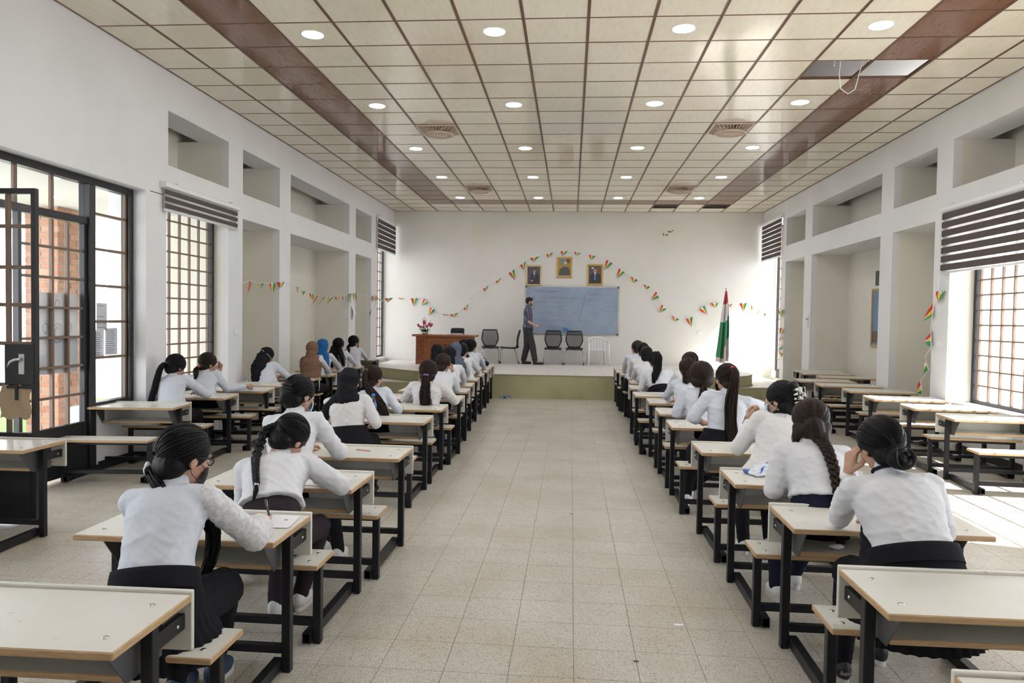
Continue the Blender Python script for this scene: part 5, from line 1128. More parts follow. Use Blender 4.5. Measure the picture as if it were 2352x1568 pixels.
# --- third
c = Person('student with hair clipped in a black bun and blue mask, behind the braided girl', (2.98, 4.34), (2.935, 4.62, 1.085), hrot=(.35, -.55, 0), scale=K, build=1.05, slouch=.2)
c.elbow_arm(1, (3.20, 4.62, .71), (3.12, 4.86, .70), fdir=(-.4, 1, 0), sleeve=1.4, sr=(.062, .052, .042)); desk_arms(c, (-1,)); c.sit_legs(foot=((.06, .5), (.22, .30))); c.make_body(); c.make_shirt('shirt_white', seed=8, amp=.009, loose=.014); c.make_pants(); c.make_shoes('shoe_white')
c.hair_cap('hair_black', 1.06, 1.05, extra=[ellipsoid((0, -.105, .0), (.050, .035, .065), 14, 10), ellipsoid((.0, -.115, -.05), (.03, .025, .05), 12, 8)]); c.mask('mask_blue')
c.put('hair_clip', *join([tube([c.hx((-.05, -.125, .03-.02*q)), c.hx((0, -.148, .03-.02*q)), c.hx((.05, -.125, .03-.02*q))], .0045, 6) for q in range(3)]), 'black_plastic', c.hair)
# --- black hijab
d = Person('student in long black headscarf and black skirt, white shirt, beside the water bottle', (2.83, 6.01), (2.791, 6.14, 1.035), hrot=(.12, -.05, 0), scale=K, build=1.12, slouch=.1, sh=.16)
d.elbow_arm(1, (3.05, 6.06, .70), (2.98, 6.28, .66), fdir=(-.3, 1, -.2), sleeve=1.2, sr=(.062, .052, .04)); desk_arms(d, (-1,)); d.sit_legs(); d.make_body(); d.make_shirt('shirt_warm', z0=.615, flare=0, seed=11, amp=.006); d.make_pants(); d.make_skirt('cloth_black', pleat=14, ztop=.65, wide=1.1); d.make_shoes('shoe_black')
d.hijab('hijab_black', cape=False, seed=4, drape=[(d.hx((0, -.05, -.05)), .086, d.back(.97, -.03, 0), .092), (d.back(.97, -.03, 0), .09, d.back(.93, -.035, -.06), .07), (d.back(.97, -.03, 0), .09, d.back(.93, -.035, .06), .068), (d.back(.93, -.03, -.08), .055, d.back(.80, -.03, -.165), .040), (d.back(.80, -.03, -.165), .040, d.back(.55, -.03, -.19), .036), (d.back(.55, -.03, -.19), .036, d.back(.28, -.03, -.19), .026)])
# --- pink tie ponytail
e = Person('student with long brown ponytail in a pink tie and pale mask, left of aisle', (2.84, 6.91), (2.755, 7.05, .995), hrot=(.18, -.40, 0), scale=K, lod=0, build=1.05, slouch=.1)
e.elbow_arm(1, (3.02, 6.98, .70), (2.98, 7.22, .68), fdir=(-.2, 1, 0), sleeve=.9); desk_arms(e, (-1,)); e.sit_legs(); e.make_body(); e.make_shirt('shirt_cool', seed=14); e.make_pants(); e.make_shoes('shoe_black')
e.hair_cap('hair_brown', 1.06, .9, tie_dir=(0, -.9, .3)); e.pony([e.hx((0, -.105, .055)), e.hx((0, -.145, .04)), e.hx((.015, -.15, -.06)), e.back(.86, .03, .03), e.back(.6, .03, .07), e.back(.34, .03, .11), e.back(.08, .03, .13)], [.020, .026, .034, .044, .052, .054, .03], 110, 'pink_plastic', 6, .008, .005); e.mask('mask_white')
# --- long wavy hair, purple tie
f = Person('student with long wavy dark hair in a purple tie, left of aisle', (3.12, 7.85), (3.125, 7.97, 1.0), hrot=(.1, -.05, 0), scale=K, build=1.18, slouch=.08, sh=.165)
desk_arms(f, wx=.16, reach=.42, z=DZ+.03, sr=(.062, .052, .042)); f.sit_legs(); f.make_body(); f.make_shirt('shirt_warm', seed=17, amp=.009); f.make_pants('cloth_navy'); f.make_shoes('shoe_black')
plain('purple_tie', (.30, .12, .42), .7); f.hair_cap('hair_brown', 1.16, 1.1); f.pony([f.hx((0, -.105, -.04)), f.hx((0, -.12, -.09)), f.back(.82, .03, 0), f.back(.58, .03, .01), f.back(.34, .03, .03), f.back(.06, .035, .05)], [.028, .045, .052, .055, .06, .04], 120, 'purple_tie', 9, .022, .0045)
# --- farther students left of the aisle
g = Person('student with brown tied hair resting cheek on hand, behind the wavy-haired girl', (3.14, 8.76), (3.12, 8.94, 1.03), hrot=(.2, -.5, .12), scale=K, lod=1, build=1.1)
g.elbow_arm(1, (3.28, 9.02, .70), (3.22, 9.05, .92), pose='cheek', palm=(-1, -.2, 0), fdir=(-.1, 0, 1)); desk_arms(g, (-1,)); g.sit_legs(); g.make_body(); g.make_shirt('shirt_white', seed=20); g.make_pants(); g.make_shoes('shoe_black'); g.hair_cap('hair_brown', 1.1, 1.1)
def simple(label, pel, head, hrot=(.15, -.1, 0), shirt='shirt_white', lod=1, hijab=None, hair='hair_black', big=1.1, seed=1, build=1.08, heading=0.0, cape=True, low=.7, **kw):
    p = Person(label, pel, head, heading, hrot, scale=K, lod=lod, build=build, **kw); desk_arms(p); p.sit_legs(); p.make_body(); p.make_shirt(shirt, seed=seed); p.make_pants(); p.make_shoes('shoe_black')
    if hijab: p.hijab(hijab, cape=cape, seed=seed, low=low)
    else: p.hair_cap(hair, big, 1.05)
    return p
h = simple('student in black headscarf and white shirt, near the middle of the left aisle row', (3.08, 9.61), (3.06, 9.77, 1.09), hijab='hijab_black', cape=False, seed=23)
h0 = simple('student in small black headscarf half hidden left of the bigger headscarf', (2.72, 10.55), (2.715, 10.71, 1.08), hijab='hijab_black', seed=24, lod=2)
hb = simple('student in slate blue headscarf peeking above the black headscarf', (3.0, 10.60), (2.985, 10.76, 1.12), hijab='hijab_slate', seed=25, lod=2)
i = simple('student with dark ponytail in a white tie, left of aisle near the stage', (3.06, 11.35), (2.97, 11.55, 1.075), (.15, -.55, 0), seed=26); i.pony([i.hx((0, -.105, -.03)), i.hx((0, -.13, -.08)), i.back(.8, .03, 0), i.back(.62, .03, .01)], [.022, .03, .03, .012], 50, 'white_plastic', 3)
k_ = simple('student with black hair mostly hidden behind the front ponytail girl', (2.80, 12.25), (2.86, 12.45, 1.12), seed=27, lod=2)
j = simple('student with short black ponytail, frontmost of the left aisle row', (3.06, 12.25), (2.99, 12.42, 1.12), (.1, -.45, .05), shirt='shirt_cool', seed=28); j.pony([j.hx((0, -.105, -.06)), j.hx((-.02, -.13, -.12)), j.back(.80, .04, -.03), j.back(.68, .04, -.03)], [.024, .034, .034, .012], 60, None, 5)
j.elbow_arm(1, (3.22, 12.5, .70), (3.1, 12.55, .9))
# --- along the left wall
p1 = Person('student with very long black ponytail leaning on a desk by the left window', (.44, 7.48), (.345, 7.73, 1.02), .08, (.40, -.50, .05), scale=K, lod=0, build=1.08)
p1.elbow_arm(1, (.66, 7.80, .71), (.42, 7.98, .72), fdir=(-.6, .8, 0)); p1.elbow_arm(-1, (.2, 7.75, .70), (.33, 7.83, .88), pose='cheek', palm=(.3, -1, 0), fdir=(.1, 0, 1)); p1.sit_legs(); p1.make_body(); p1.make_shirt('shirt_cool', seed=31); p1.make_pants(); p1.make_shoes('shoe_black')
p1.hair_cap('hair_black', 1.12, 1.0); p1.pony([p1.hx((-.03, -.105, -.01)), p1.hx((-.05, -.15, -.05)), p1.back(.80, .05, -.11), p1.back(.52, .06, -.16), p1.back(.25, .06, -.20), p1.back(.0, .05, -.22)], [.022, .032, .036, .036, .032, .012], 80, 'cardboard', 11, .005)
p2 = Person('student with reddish ponytail resting chin on hand by the left window', (.39, 8.29), (.30, 8.54, 1.005), .08, (.20, -.75, .08), scale=K, lod=0, build=1.02)
p2.elbow_arm(1, (.52, 8.55, .70), (.66, 8.72, .71), pose='pen', palm=(0, 0, -1), fdir=(.5, .7, .2)); p2.elbow_arm(-1, (.28, 8.66, .70), (.37, 8.66, .89), pose='cheek', palm=(-.3, -1, 0), fdir=(.1, 0, 1)); p2.sit_legs(); p2.make_body(); p2.make_shirt('shirt_cool', seed=33); p2.make_pants('cloth_navy'); p2.make_shoes('shoe_black')
p2.hair_cap('hair_brown', 1.08, 1.0); p2.pony([p2.hx((0, -.10, -.06)), p2.hx((-.01, -.125, -.10)), p2.back(.82, .03, -.06), p2.back(.68, .03, -.07)], [.02, .03, .03, .010], 50, 'red', 12)
pen = empty('pen', (.69, 8.77, .735), label='white pen in the hand of the girl by the left window', category='pen'); mk('barrel', *tube([(-.02, -.02, .06), (.03, .02, -.05)], .005, 8), 'white_plastic', pen, True); mk('pen_cap', *tube([(-.03, -.028, .085), (-.02, -.02, .06)], .006, 8), 'blue_plastic', pen, True)
p3 = Person('student in black headscarf with a white mask strap, left wall row', (.46, 9.94), (.335, 10.17, 1.015), .04, (.35, -.45, .1), scale=K, lod=1, build=1.1)
p3.elbow_arm(1, (.66, 10.2, .70), (.45, 10.42, .71)); desk_arms(p3, (-1,)); p3.sit_legs(); p3.make_body(); p3.make_shirt('shirt_cool', seed=35); p3.make_pants(); p3.make_shoes('shoe_black')
p3.hijab('hijab_black', cape=False, seed=6, drape=[(p3.hx((0, -.07, -.04)), .085, p3.back(.85, -.02, -.04), .11), (p3.back(.85, -.03, -.06), .11, p3.back(.55, -.03, -.10), .085), (p3.back(.55, -.03, -.10), .085, p3.back(.1, -.03, -.14), .055)])
p3.put('mask_strap', *tube([p3.hx((-.085, -.04, .045)), p3.hx((-.05, -.117, .05)), p3.hx((.02, -.125, .045)), p3.hx((.075, -.07, .015)), p3.hx((.09, 0, -.02))], .003, 5), 'white_plastic', p3.cover)
p4 = simple('student in brown headscarf draped over her shoulders, left wall row', (.75, 10.82), (.717, 10.97, 1.085), hijab='hijab_brown', seed=37, heading=.03, low=.22); 
p5 = simple('student in bright blue headscarf, left wall row', (.61, 11.75), (.565, 11.90, 1.095), (.1, -.3, 0), hijab='hijab_blue', cape=False, seed=38); p5.put('scarf_tail', *vox([capsule(p5.back(.92, -.02, .08), .06, p5.back(.55, -.01, .10), .05), capsule(p5.back(.55, -.01, .10), .05, p5.back(.15, -.01, .11), .05)], .012, 3), 'hijab_blue', p5.cover)
p6 = simple('student with loose curly black hair down her back, left wall row', (.62, 12.66), (.54, 12.81, 1.085), (.1, -.45, 0), seed=39)
for q in range(3): p6.put('hair_lock', *strands([p6.hx((-.05+.05*q, -.09, -.03)), p6.back(.84, .035, -.09+.09*q), p6.back(.6, .035, -.1+.1*q), p6.back(.3, .03, -.11+.11*q)], [.03, .05, .05, .03], 36, .006, 30+q, wav=.03), 'hair_black', p6.hair)
p7 = simple('student with sleek black hair and pale mask, nearest the stage at left wall', (.46, 14.0), (.435, 14.1, 1.10), (.0, -.8, 0), shirt='shirt_cool', hijab=None, seed=40); p7.mask('mask_white'); p7.pony([p7.hx((0, -.10, -.05)), p7.hx((-.03, -.13, -.10)), p7.back(.86, .03, -.05), p7.back(.75, .03, -.06)], [.024, .03, .026, .01], 40, None, 4)
# --- right of the aisle
q1 = Person('student with low black bun, white wristband and black pleated skirt, right of aisle', (6.09, 3.00), (6.045, 3.30, 1.07), hrot=(.40, .20, -.10), scale=K, build=1.22, roll=-.10, slouch=.28, sh=.165)
q1.elbow_arm(-1, (5.93, 3.43, .71), (5.945, 3.38, .93), pose='cheek', palm=(1, .2, 0), fdir=(.12, -.05, 1), sleeve=.55, sr=(.058, .050, .044)); q1.elbow_arm(1, (6.33, 3.30, .70), (6.15, 3.50, .70), fdir=(-.7, .7, 0))
q1.sit_legs(foot=((-.16, .38), (.08, .58)), spread=.13); q1.make_body(); q1.make_shirt('shirt_white', z0=.64, seed=41, loose=.012, flare=0); q1.make_pants(); q1.make_skirt(pleat=34, ztop=.68, wide=1.05); q1.make_shoes('shoe_black')
q1.hair_cap('hair_black', 1.06, 1.0, extra=[ellipsoid((-.012, -.108, -.075), (.052, .040, .045), 16, 12), capsule((-.005, -.09, -.05), .04, (-.012, -.11, -.07), .04)])
q1.put('bun_roll', *join([tube([q1.hx((-.010+(.020+.022*(q/2))*math.cos(t+q), -.135-.008*math.sin(t*2), -.078+(.018+.020*(q/2))*math.sin(t+q))) for t in np.linspace(0, 6.28, 18)], .014, 6) for q in range(3)]), 'hair_black', q1.hair)
E_, W_ = q1.arms[-1][:2]; dd = unit(W_-E_); q1.put('wristband', *tube([W_-dd*.035, W_-dd*.005], [.034, .034], 18), 'paper')
q1.put('collar_strip', *tube([q1.N+q1.Xs*.058*math.cos(t)+q1.fr(.97)[2]*.056*math.sin(t)+unit(q1.H-q1.N)*.028 for t in np.linspace(0, 6.28, 24)], .008, 6), 'cloth_navy')
sc = text('Supin', .024, q1.e, (0, 0, 0), (0, 0, 0), 'gold_stitch', .2, 'shoe_lettering'); h_, kn, an, R_ = q1.legs[0]; sc.location = tuple(np.array((an[0]-.032, an[1]-.069, .052))-q1.base); sc.rotation_euler = (math.pi/2, 0, 0)
jk = vox([capsule((5.95, 3.10, .66), .05, (5.93, 3.02, .50), .075), capsule((5.93, 3.02, .50), .075, (5.90, 3.0, .44), .09), capsule((5.97, 3.2, .74), .035, (5.95, 3.10, .66), .05)], .011, 3); V, F = jk; V = V+normals(V, F)*folds(V, .012, 3)[:, None]
mk('black_jacket', V, F, 'cloth_black', smooth=True, label='black jacket bundled on the bench beside the bun-haired student', category='jacket')
q2 = Person('student with thick brown braid and white blouse, right of aisle', (6.0, 3.90), (6.014, 4.14, 1.055), hrot=(.30, -.10, .05), scale=K, build=1.10, slouch=.18, sh=.165)
q2.elbow_arm(-1, (5.80, 4.02, .72), (5.93, 4.26, .70), fdir=(.5, 1, 0), sr=(.062, .056, .046)); q2.elbow_arm(1, (6.22, 4.12, .75), (6.12, 4.34, .71), fdir=(-.5, 1, 0), sr=(.062, .056, .046)); q2.sit_legs(foot=((-.10, .42), (.07, .64))); q2.make_body(); q2.make_shirt('shirt_white', z0=.68, seed=43, loose=.014, amp=.007, flare=.01); q2.make_pants('cloth_navy', z1=.71); q2.make_shoes('shoe_white')
q2.hair_cap('hair_brown', 1.10, 1.0, extra=[capsule((-.06, -.03, -.04), .035, (-.072, -.02, -.115), .016), capsule((.055, -.05, -.03), .045, (.05, -.075, -.10), .035), capsule((.0, -.08, -.02), .055, (.03, -.085, -.09), .04)])
bp = [q2.hx((.03, -.09, -.07)), q2.hx((.045, -.11, -.12)), q2.back(.84, .035, .045), q2.back(.62, .035, .06), q2.back(.40, .035, .065), q2.back(.20, .04, .06), q2.back(.0, .05, .055), q2.back(0, .05, .05)+np.array((0, 0, -.05))]
q2.put('braid', *braid(bp, .0245, 7), 'hair_brown', q2.hair); q2.put('hair_lock', *strands([q2.hx((.07, .02, .0)), q2.hx((.082, .03, -.08)), q2.hx((.095, .03, -.16)), q2.hx((.12, .02, -.19))], [.014, .018, .014, .005], 26, .0035, 8), 'hair_chestnut', q2.hair); q2.put('hair_lock', *strands([q2.hx((-.07, -.02, -.03)), q2.hx((-.08, -.03, -.10)), q2.hx((-.075, -.05, -.16))], [.014, .018, .006], 22, .0035, 9), 'hair_brown', q2.hair)
q3 = Person('student with cow-print claw clip and blue mask looking left, right of aisle', (6.01, 4.92), (6.13, 5.14, 1.075), hrot=(.15, .85, 0), scale=K, build=1.12, slouch=.12, sh=.165, twist=.1)
q3.elbow_arm(-1, (5.86, 5.14, .73), (6.0, 5.30, .96), pose='cheek', palm=(.6, -.6, 0), fdir=(.1, .1, 1), sr=(.062, .056, .044)); q3.elbow_arm(1, (6.25, 5.12, .72), (6.15, 5.34, .70), sr=(.062, .056, .044)); q3.sit_legs(foot=((-.10, .25), (.1, .36))); q3.make_body(); q3.make_shirt('shirt_warm', t0=.12, seed=45, loose=.016, flare=.02); q3.make_pants(); q3.make_shoes('shoe_white')
q3.hair_cap('hair_black', 1.08, 1.05, extra=[ellipsoid((0, -.115, .02), (.045, .035, .075), 14, 10), ellipsoid((.0, -.10, .085), (.05, .035, .03), 12, 8)]); q3.mask('mask_blue')
q3.put('neck_strip', *tube([q3.N+q3.Xs*.058*math.cos(t)+q3.fr(.97)[2]*.056*math.sin(t)+unit(q3.H-q3.N)*.028 for t in np.linspace(0, 6.28, 24)], .010, 6), 'cloth_black')
def cowm():
    n = N('cow_print'); v = n.coord('Object'); a_ = n.noise(v, 38, 1); n.l(n.ramp(a_.outputs['Fac'], [(.54, (.72, .70, .64)), (.58, (.02, .02, .02))]), n.b.inputs['Base Color']); n.set(Roughness=.35)
cowm(); cl = []
for sd in (-1, 1):
    for q in range(5): cl.append(capsule(q3.hx((sd*(.020+.004*q), -.158+.01*abs(q-2), .06-.028*q)), .011, q3.hx((sd*(.052), -.128, .055-.028*q)), .008, 8, 3))
    cl.append(capsule(q3.hx((sd*.024, -.158, .065)), .012, q3.hx((sd*.024, -.158, -.055)), .012, 8, 3))
q3.put('claw_clip', *vox(cl, .005, 2), 'cow_print', q3.hair)
q4 = Person('student with very long straight ponytail and rolled sleeves, right of aisle', (5.945, 6.13), (6.0, 6.27, 1.125), hrot=(.12, .35, 0), scale=K, build=1.10, slouch=.05, sh=.17)
q4.elbow_arm(-1, (5.72, 6.20, .80), (5.86, 6.40, .72), fdir=(.7, .7, 0), sleeve=.3, sr=(.060, .054, .05)); q4.elbow_arm(1, (6.27, 6.28, .90), (6.18, 6.45, .74), fdir=(-.4, 1, 0), sleeve=.6, sr=(.060, .052, .046)); q4.sit_legs(foot=((-.22, .36), (-.16, .58)), spread=.15, knee_z=.46); q4.make_body(); q4.make_shirt('shirt_cool', z0=.65, flare=0, seed=47); q4.make_pants(); q4.make_skirt('cloth_black', pleat=16, ztop=.68, wide=1.15); q4.make_shoes('shoe_white'); q4.mask('mask_black')
q4.hair_cap('hair_brown', 1.06, .85, tie_dir=(.3, -.85, .45)); q4.pony([q4.hx((.0, -.10, .075)), q4.hx((.0, -.145, .06)), q4.hx((-.01, -.155, -.04)), q4.back(.84, .035, .0), q4.back(.6, .035, .015), q4.back(.34, .035, .035), q4.back(.1, .05, .06), q4.back(0, .075, .10)+np.array((.01, -.02, -.04))], [.020, .030, .040, .048, .050, .052, .05, .03], 130, 'red', 14, .006, .005)
q5 = Person('student with low dark ponytail and wrinkled shirt, middle of the right row', (5.95, 7.07), (5.964, 7.25, 1.065), hrot=(.2, .0, 0), scale=K, lod=0, build=1.12, sh=.165)
q5.elbow_arm(-1, (5.74, 7.20, .72), (5.85, 7.45, .71), sr=(.064, .058, .046)); desk_arms(q5, (1,)); q5.sit_legs(); q5.make_body(); q5.make_shirt('shirt_cool', seed=49, amp=.010, loose=.014); q5.make_pants(); q5.make_shoes('shoe_black')
q5.hair_cap('hair_brown', 1.34, 1.2); q5.pony([q5.hx((0, -.125, -.095)), q5.hx((0, -.13, -.13)), q5.back(.78, .03, -.01), q5.back(.58, .03, -.03), q5.back(.42, .03, -.045)], [.018, .034, .036, .03, .012], 70, 'cloth_black', 15)
q6 = simple('student with shoulder-length brown hair behind the low ponytail, right row', (5.97, 8.03), (5.985, 8.23, 1.07), (.2, .2, 0), shirt='shirt_cool', hair='hair_brown', seed=51, lod=1); q6.put('hair_lock', *strands([q6.hx((-.03, -.08, -.03)), q6.hx((-.04, -.1, -.12)), q6.back(.85, .03, -.05)], [.05, .055, .03], 40, .006, 16), 'hair_brown', q6.hair)
q7 = simple('student with short cropped brown hair and mask, right row', (6.05, 8.81), (6.117, 8.96, 1.11), (.05, .6, 0), hair='hair_brown', big=1.08, seed=53); q7.mask('mask_white')
q8 = Person('student with glossy black ponytail bent low over the desk, right row', (5.91, 9.77), (5.85, 10.11, 1.045), hrot=(.6, .1, -.05), scale=K, lod=0, build=1.15, slouch=.3, sh=.17)
q8.elbow_arm(-1, (5.66, 9.98, .72), (5.80, 10.2, .71)); q8.elbow_arm(1, (6.13, 10.02, .72), (5.98, 10.24, .71)); q8.sit_legs(foot=((-.23, .45), (.1, .45))); q8.make_body(); q8.make_shirt('shirt_white', z0=.66, flare=0, seed=55); q8.make_pants(); q8.make_skirt('cloth_navy', pleat=18, ztop=.69); q8.make_shoes('shoe_white')
q8.hair_cap('hair_black', 1.08, 1.0, tie_dir=(.2, -.8, .6)); q8.pony([q8.hx((.02, -.085, .07)), q8.hx((.02, -.13, .06)), q8.hx((.0, -.16, -.04)), q8.back(.80, .05, -.02), q8.back(.62, .05, -.06), q8.back(.45, .04, -.10)], [.022, .036, .05, .055, .05, .02], 90, None, 17, .012, .006)
q9 = simple('student with black hair half hidden left of the glossy ponytail', (5.84, 10.71), (5.81, 10.91, 1.10), seed=57, lod=2)
q10 = simple('student with black bun and collar, second from the stage in the right row', (5.80, 11.45), (5.82, 11.65, 1.13), (.2, .3, 0), hair='hair_black', seed=59, lod=1, shirt='shirt_warm')
q11 = simple('student with wavy dark bob turned left, frontmost of the right row', (5.74, 12.25), (5.80, 12.44, 1.14), (.15, .55, .1), hair='hair_brown', seed=61, lod=1, shirt='shirt_cool'); q11.put('hair_lock', *strands([q11.hx((.02, -.09, 0)), q11.hx((.05, -.1, -.08)), q11.hx((.07, -.08, -.13))], [.04, .04, .02], 30, .006, 18, wav=.02), 'hair_brown', q11.hair)

# ------------------------------------------------------------------ the standing man
def man():
    x0, y0, z0 = 3.63, 18.02, Z0
    t = Person('man in dark plaid short-sleeved shirt and grey trousers walking beside the board', (x0, y0), (x0+.03, y0, z0+1.545), -1.35, (.12, .10, 0), lod=0, scale=1.0, build=1.12, hip_z=z0+.86, sh=.175, skin='skin_light', group='standing people', slouch=.0)
    t.elbow_arm(1, (x0-.02, y0-.2, z0+1.06), (x0+.20, y0-.22, z0+.96), pose='fist', palm=(0, 1, -.4), fdir=(1, -.05, -.3), sleeve=0, sr=(.058, .054, .05)); t.elbow_arm(-1, (x0+.0, y0+.22, z0+1.06), (x0+.10, y0+.06, z0+1.22), pose='rest', palm=(-1, 0, 0), fdir=(.1, -.5, .8), sleeve=0, sr=(.058, .054, .05))
    R_ = rz(-1.45)
    for hp, kn, an in (((x0, y0-.07, z0+.84), (x0+.12, y0-.09, z0+.47), (x0+.20, y0-.09, z0+.085)), ((x0-.01, y0+.07, z0+.84), (x0-.02, y0+.08, z0+.46), (x0-.09, y0+.08, z0+.085))): t.legs.append((np.array(hp), np.array(kn), np.array(an), R_))
    t.make_body(); t.make_shirt('shirt_plaid', t0=.06, seed=71, loose=.012, flare=.0, amp=.005)
    ps = [t.torso(0, .14, .012, 4), ellipsoid(t.P+np.array((0, 0, -.04)), (.16, .12, .11), 20, 12, rz(t.hd))]
    for h_, kn, an, _ in t.legs: ps += [capsule(h_, .108, kn, .084), capsule(kn, .084, an+np.array((-.01, 0, .03)), .068)]
    V, F = vox(ps, .010, 3); V = V+normals(V, F)*folds(V, .006, 9)[:, None]; t.put('trousers', V, F, 'trouser_grey')
    c, X_, Fv, T = t.fr(.085); a_, b_ = t.ab(.085); V, F = loft([ring(c-T*.018, X_, Fv, a_+.017, b_+.017), ring(c+T*.018, X_, Fv, a_+.017, b_+.017)], False); t.put('belt', V, F, 'shoe_black')
    for h_, kn, an, _ in t.legs:
        b = np.array((an[0], an[1], z0)); V, F = vox([ellipsoid((0, .075, .038), (.042, .115, .036), 16, 10), ellipsoid((0, -.01, .06), (.038, .055, .06), 14, 10)], .008, 2); V[:, 2] = np.maximum(V[:, 2], .012); o = t.put('shoe', V @ R_.T+b, F, 'shoe_brown')
        pts = [(.043*math.cos(q), .06+.130*math.sin(q)) for q in np.linspace(0, 2*math.pi, 18, endpoint=False)]; V, F = prism(pts, .001, .02); t.put('sole', V @ R_.T+b, F, 'shoe_black', o, False)
    V, F = vox([ellipsoid((0, -.022, .036), (.078, .092, .080), 24, 16), ellipsoid((0, .045, .082), (.05, .04, .022), 14, 10), ellipsoid((0, -.05, -.015), (.062, .05, .05), 16, 10)], .007, 3); hr = t.put('hair', V @ t.Rh.T+t.H, F, 'hair_brown')
    hv, hf, hm = HEADS[0]; n_ = normals(hv, hf); cc = hv[hf].mean(axis=1); sel = (cc[:, 2] < -.040) & (cc[:, 1] > -.005) & ~((np.abs(cc[:, 0]) < .024) & (cc[:, 2] > -.078) & (cc[:, 1] > .072)) | ((np.abs(cc[:, 0]) > .05) & (cc[:, 2] < .0) & (cc[:, 1] > 0) & (cc[:, 1] < .03)); ff = hf[sel]; us, inv = np.unique(ff, return_inverse=True)
    plain('stubble', (.20, .115, .08), .8); t.put('beard', ((hv+n_*.0022)[us]) @ t.Rh.T+t.H, inv.reshape(ff.shape), 'stubble')
    V, F = loft([ring(t.N+unit(t.H-t.N)*z_, t.Xs, t.fr(.97)[2], .062-g_, .060-g_) for z_, g_ in ((-.012, -.006), (.02, .0), (.045, .003))], False); t.put('collar', V, F, 'shirt_plaid')
man()

# ------------------------------------------------------------------ small things on the desks and floor
def sheet(x, y, z, w, d_, rot, label, name='exam_paper', lines=True, bend=.0):
    e_ = empty(name, (x, y, z), rot, label=label, category='paper'); V = []; n = 8
    for i_ in range(n+1):
        for s_ in (-1, 1): V.append((s_*w/2, -d_/2+d_*i_/n, .002+bend*math.sin(math.pi*i_/n)))
    mk('sheet', V, [(2*i_, 2*i_+1, 2*i_+3, 2*i_+2) for i_ in range(n)], 'paper', e_, True)
    if lines: mk('printed_lines', *join([box(-w*.38, w*(.15+.2*((q*3) % 4)/4), -d_*.4+q*d_*.1, -d_*.4+q*d_*.1+.004, .0035+bend*math.sin(math.pi*(.1+q*.1)), .004+bend*math.sin(math.pi*(.1+q*.1))) for q in range(8)]), 'portrait_blue', e_)
sheet(3.24, 3.17, .661, .20, .20, .3, 'printed exam sheet under the hand of the lace-sleeved student', bend=.03)
sheet(3.38, 3.20, .661, .14, .2, .1, 'blank answer sheet at the corner beside the writing hand', lines=False)
sheet(3.33, 4.02, .661, .2, .24, -.2, 'paper under the arms of the braided student', lines=False)
sheet(6.13, 9.50, .661, .22, .2, .1, 'white exam sheet on the desk behind the bent-over student')
sheet(3.05, 10.25, .661, .3, .2, .0, 'folded pale blue sheets on a desk of the left aisle row', lines=False, bend=.02)
sheet(.72, 8.78, .662, .2, .26, .2, 'exam sheet in front of the girl holding a pen by the window')
sheet(.55, 14.72, .729, .6, .3, .1, 'white papers spread on the tall desk next to the stage', lines=False)
pn = empty('red_pencil', (3.245, 5.0, .664), -.35, label='pale red pencil lying on an empty desk left of the aisle', category='pencil'); mk('shaft', *tube([(-.055, 0, 0), (.05, 0, 0)], .004, 6), 'pink_plastic', pn); mk('tip', *tube([(.05, 0, 0), (.066, 0, 0)], [.004, .001], 6), 'chrome', pn)
pl = vox([ellipsoid((0, 0, .03), (.13, .07, .035), 18, 10), ellipsoid((.06, .02, .035), (.09, .07, .035), 16, 10), box(-.14, .1, -.075, .07, .002, .02)], .009, 2); V, F = pl; V = V+normals(V, F)*folds(V, .012, 12, .8)[:, None]; V[:, 2] = np.maximum(V[:, 2], .001)
def bagm():
    n = N('bag_print'); v = n.coord('Object'); a_ = n.noise(n.coord('Object', (1, 2.2, 1)), 7, 2); n.l(n.ramp(a_.outputs['Fac'], [(.44, (.72, .76, .82)), (.5, (.70, .76, .84)), (.53, (.03, .13, .50))]), n.b.inputs['Base Color']); n.set(Roughness=.3)
bagm(); mk('plastic_bag', V, F, 'bag_print', smooth=True, loc=(5.93, 4.62, .661), rot=(0, 0, .3), label='crumpled blue and white plastic bag on the desk beside the braided student', category='bag')
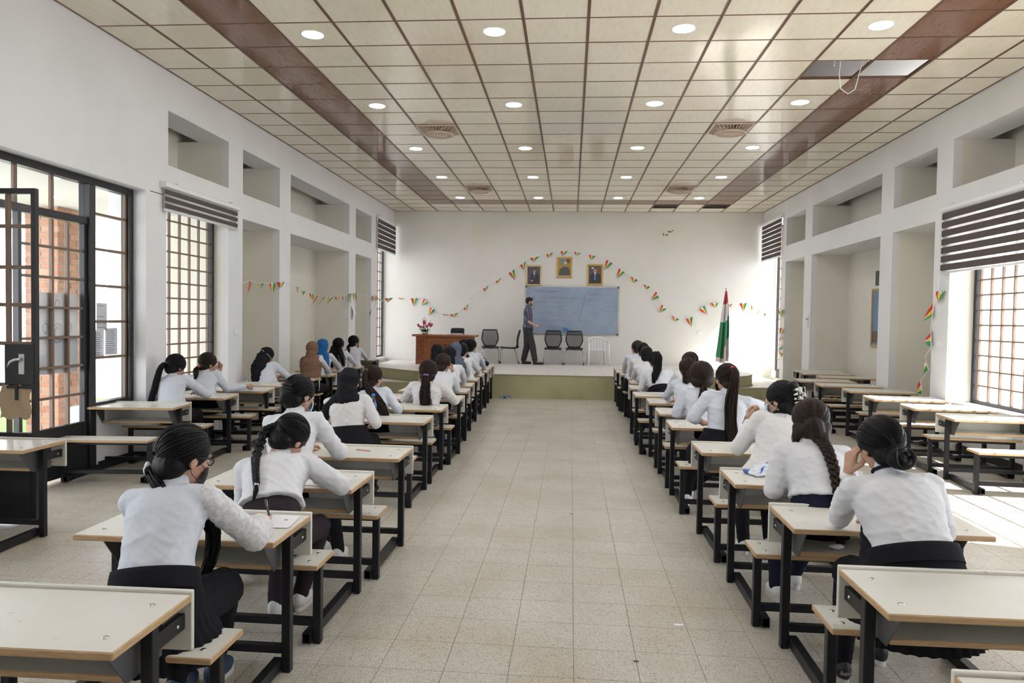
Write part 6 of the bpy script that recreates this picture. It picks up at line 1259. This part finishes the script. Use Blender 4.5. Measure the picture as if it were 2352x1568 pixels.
V, F = vox([ellipsoid((0, 0, .012), (.035, .02, .012), 12, 8), ellipsoid((.03, .01, .01), (.02, .015, .01), 10, 8)], .005, 1); V = V+normals(V, F)*folds(V, .006, 2, .5)[:, None]; mk('crumpled_tissue', V, F, 'paper', smooth=True, loc=(5.99, 3.64, .503), label='crumpled tissue on the shelf under the bun-haired student desk', category='tissue')
pb = empty('pencil_case', (6.44, 3.62, .661), .3, label='small grey box at the far right end of the bun-haired student desk', category='box'); link('box_body', bbox_mesh('box_body', (-.03, .03, -.02, .02, 0, .035), 'hijab_slate', .004), pb); link('box_lid', bbox_mesh('box_lid', (-.031, .031, -.021, .021, .035, .045), 'paper', .003), pb)
hb_ = empty('handbag', (2.98, 14.35, .661), label='small black handbag with looped strap on the last left aisle desk', category='bag'); V, F = vox([ellipsoid((0, 0, .05), (.11, .06, .055), 16, 12), box(-.09, .09, -.045, .045, .002, .04)], .010, 3); mk('bag_body', V, F, 'cloth_navy', hb_, True); mk('strap', *tube([(-.06, 0, .09), (-.04, 0, .14), (0, 0, .16), (.04, 0, .14), (.06, 0, .09)], .006, 6), 'cloth_navy', hb_, True)
V, F = vox([ellipsoid((0, 0, .05), (.07, .06, .06), 14, 10), ellipsoid((.04, 0, .08), (.03, .03, .05), 12, 8)], .009, 2); V = V+normals(V, F)*folds(V, .012, 7, .7)[:, None]; V[:, 2] = np.maximum(V[:, 2], .001); mk('white_plastic_bag', V, F, 'white_plastic', smooth=True, loc=(3.05, 13.1, 0), label='small white plastic bag on the floor at the left aisle desks', category='bag')
for (x, y, w, nm) in ((5.28, 3.86, .03, 'scrap of pale paper on the aisle floor by the right desks'), (5.02, 3.42, .015, 'tiny dark scrap on the aisle floor near the camera'), (4.72, 6.0, .014, 'tiny dark speck of litter in the middle of the aisle')):
    mk('floor_scrap', *prism([(x+w*math.cos(t)*(1+.3*math.sin(3*t)), y+w*.5*math.sin(t)) for t in np.linspace(0, 6.28, 9)[:-1]], .0005, .002), 'paper' if w > .02 else 'plate_grey', label=nm, category='litter')
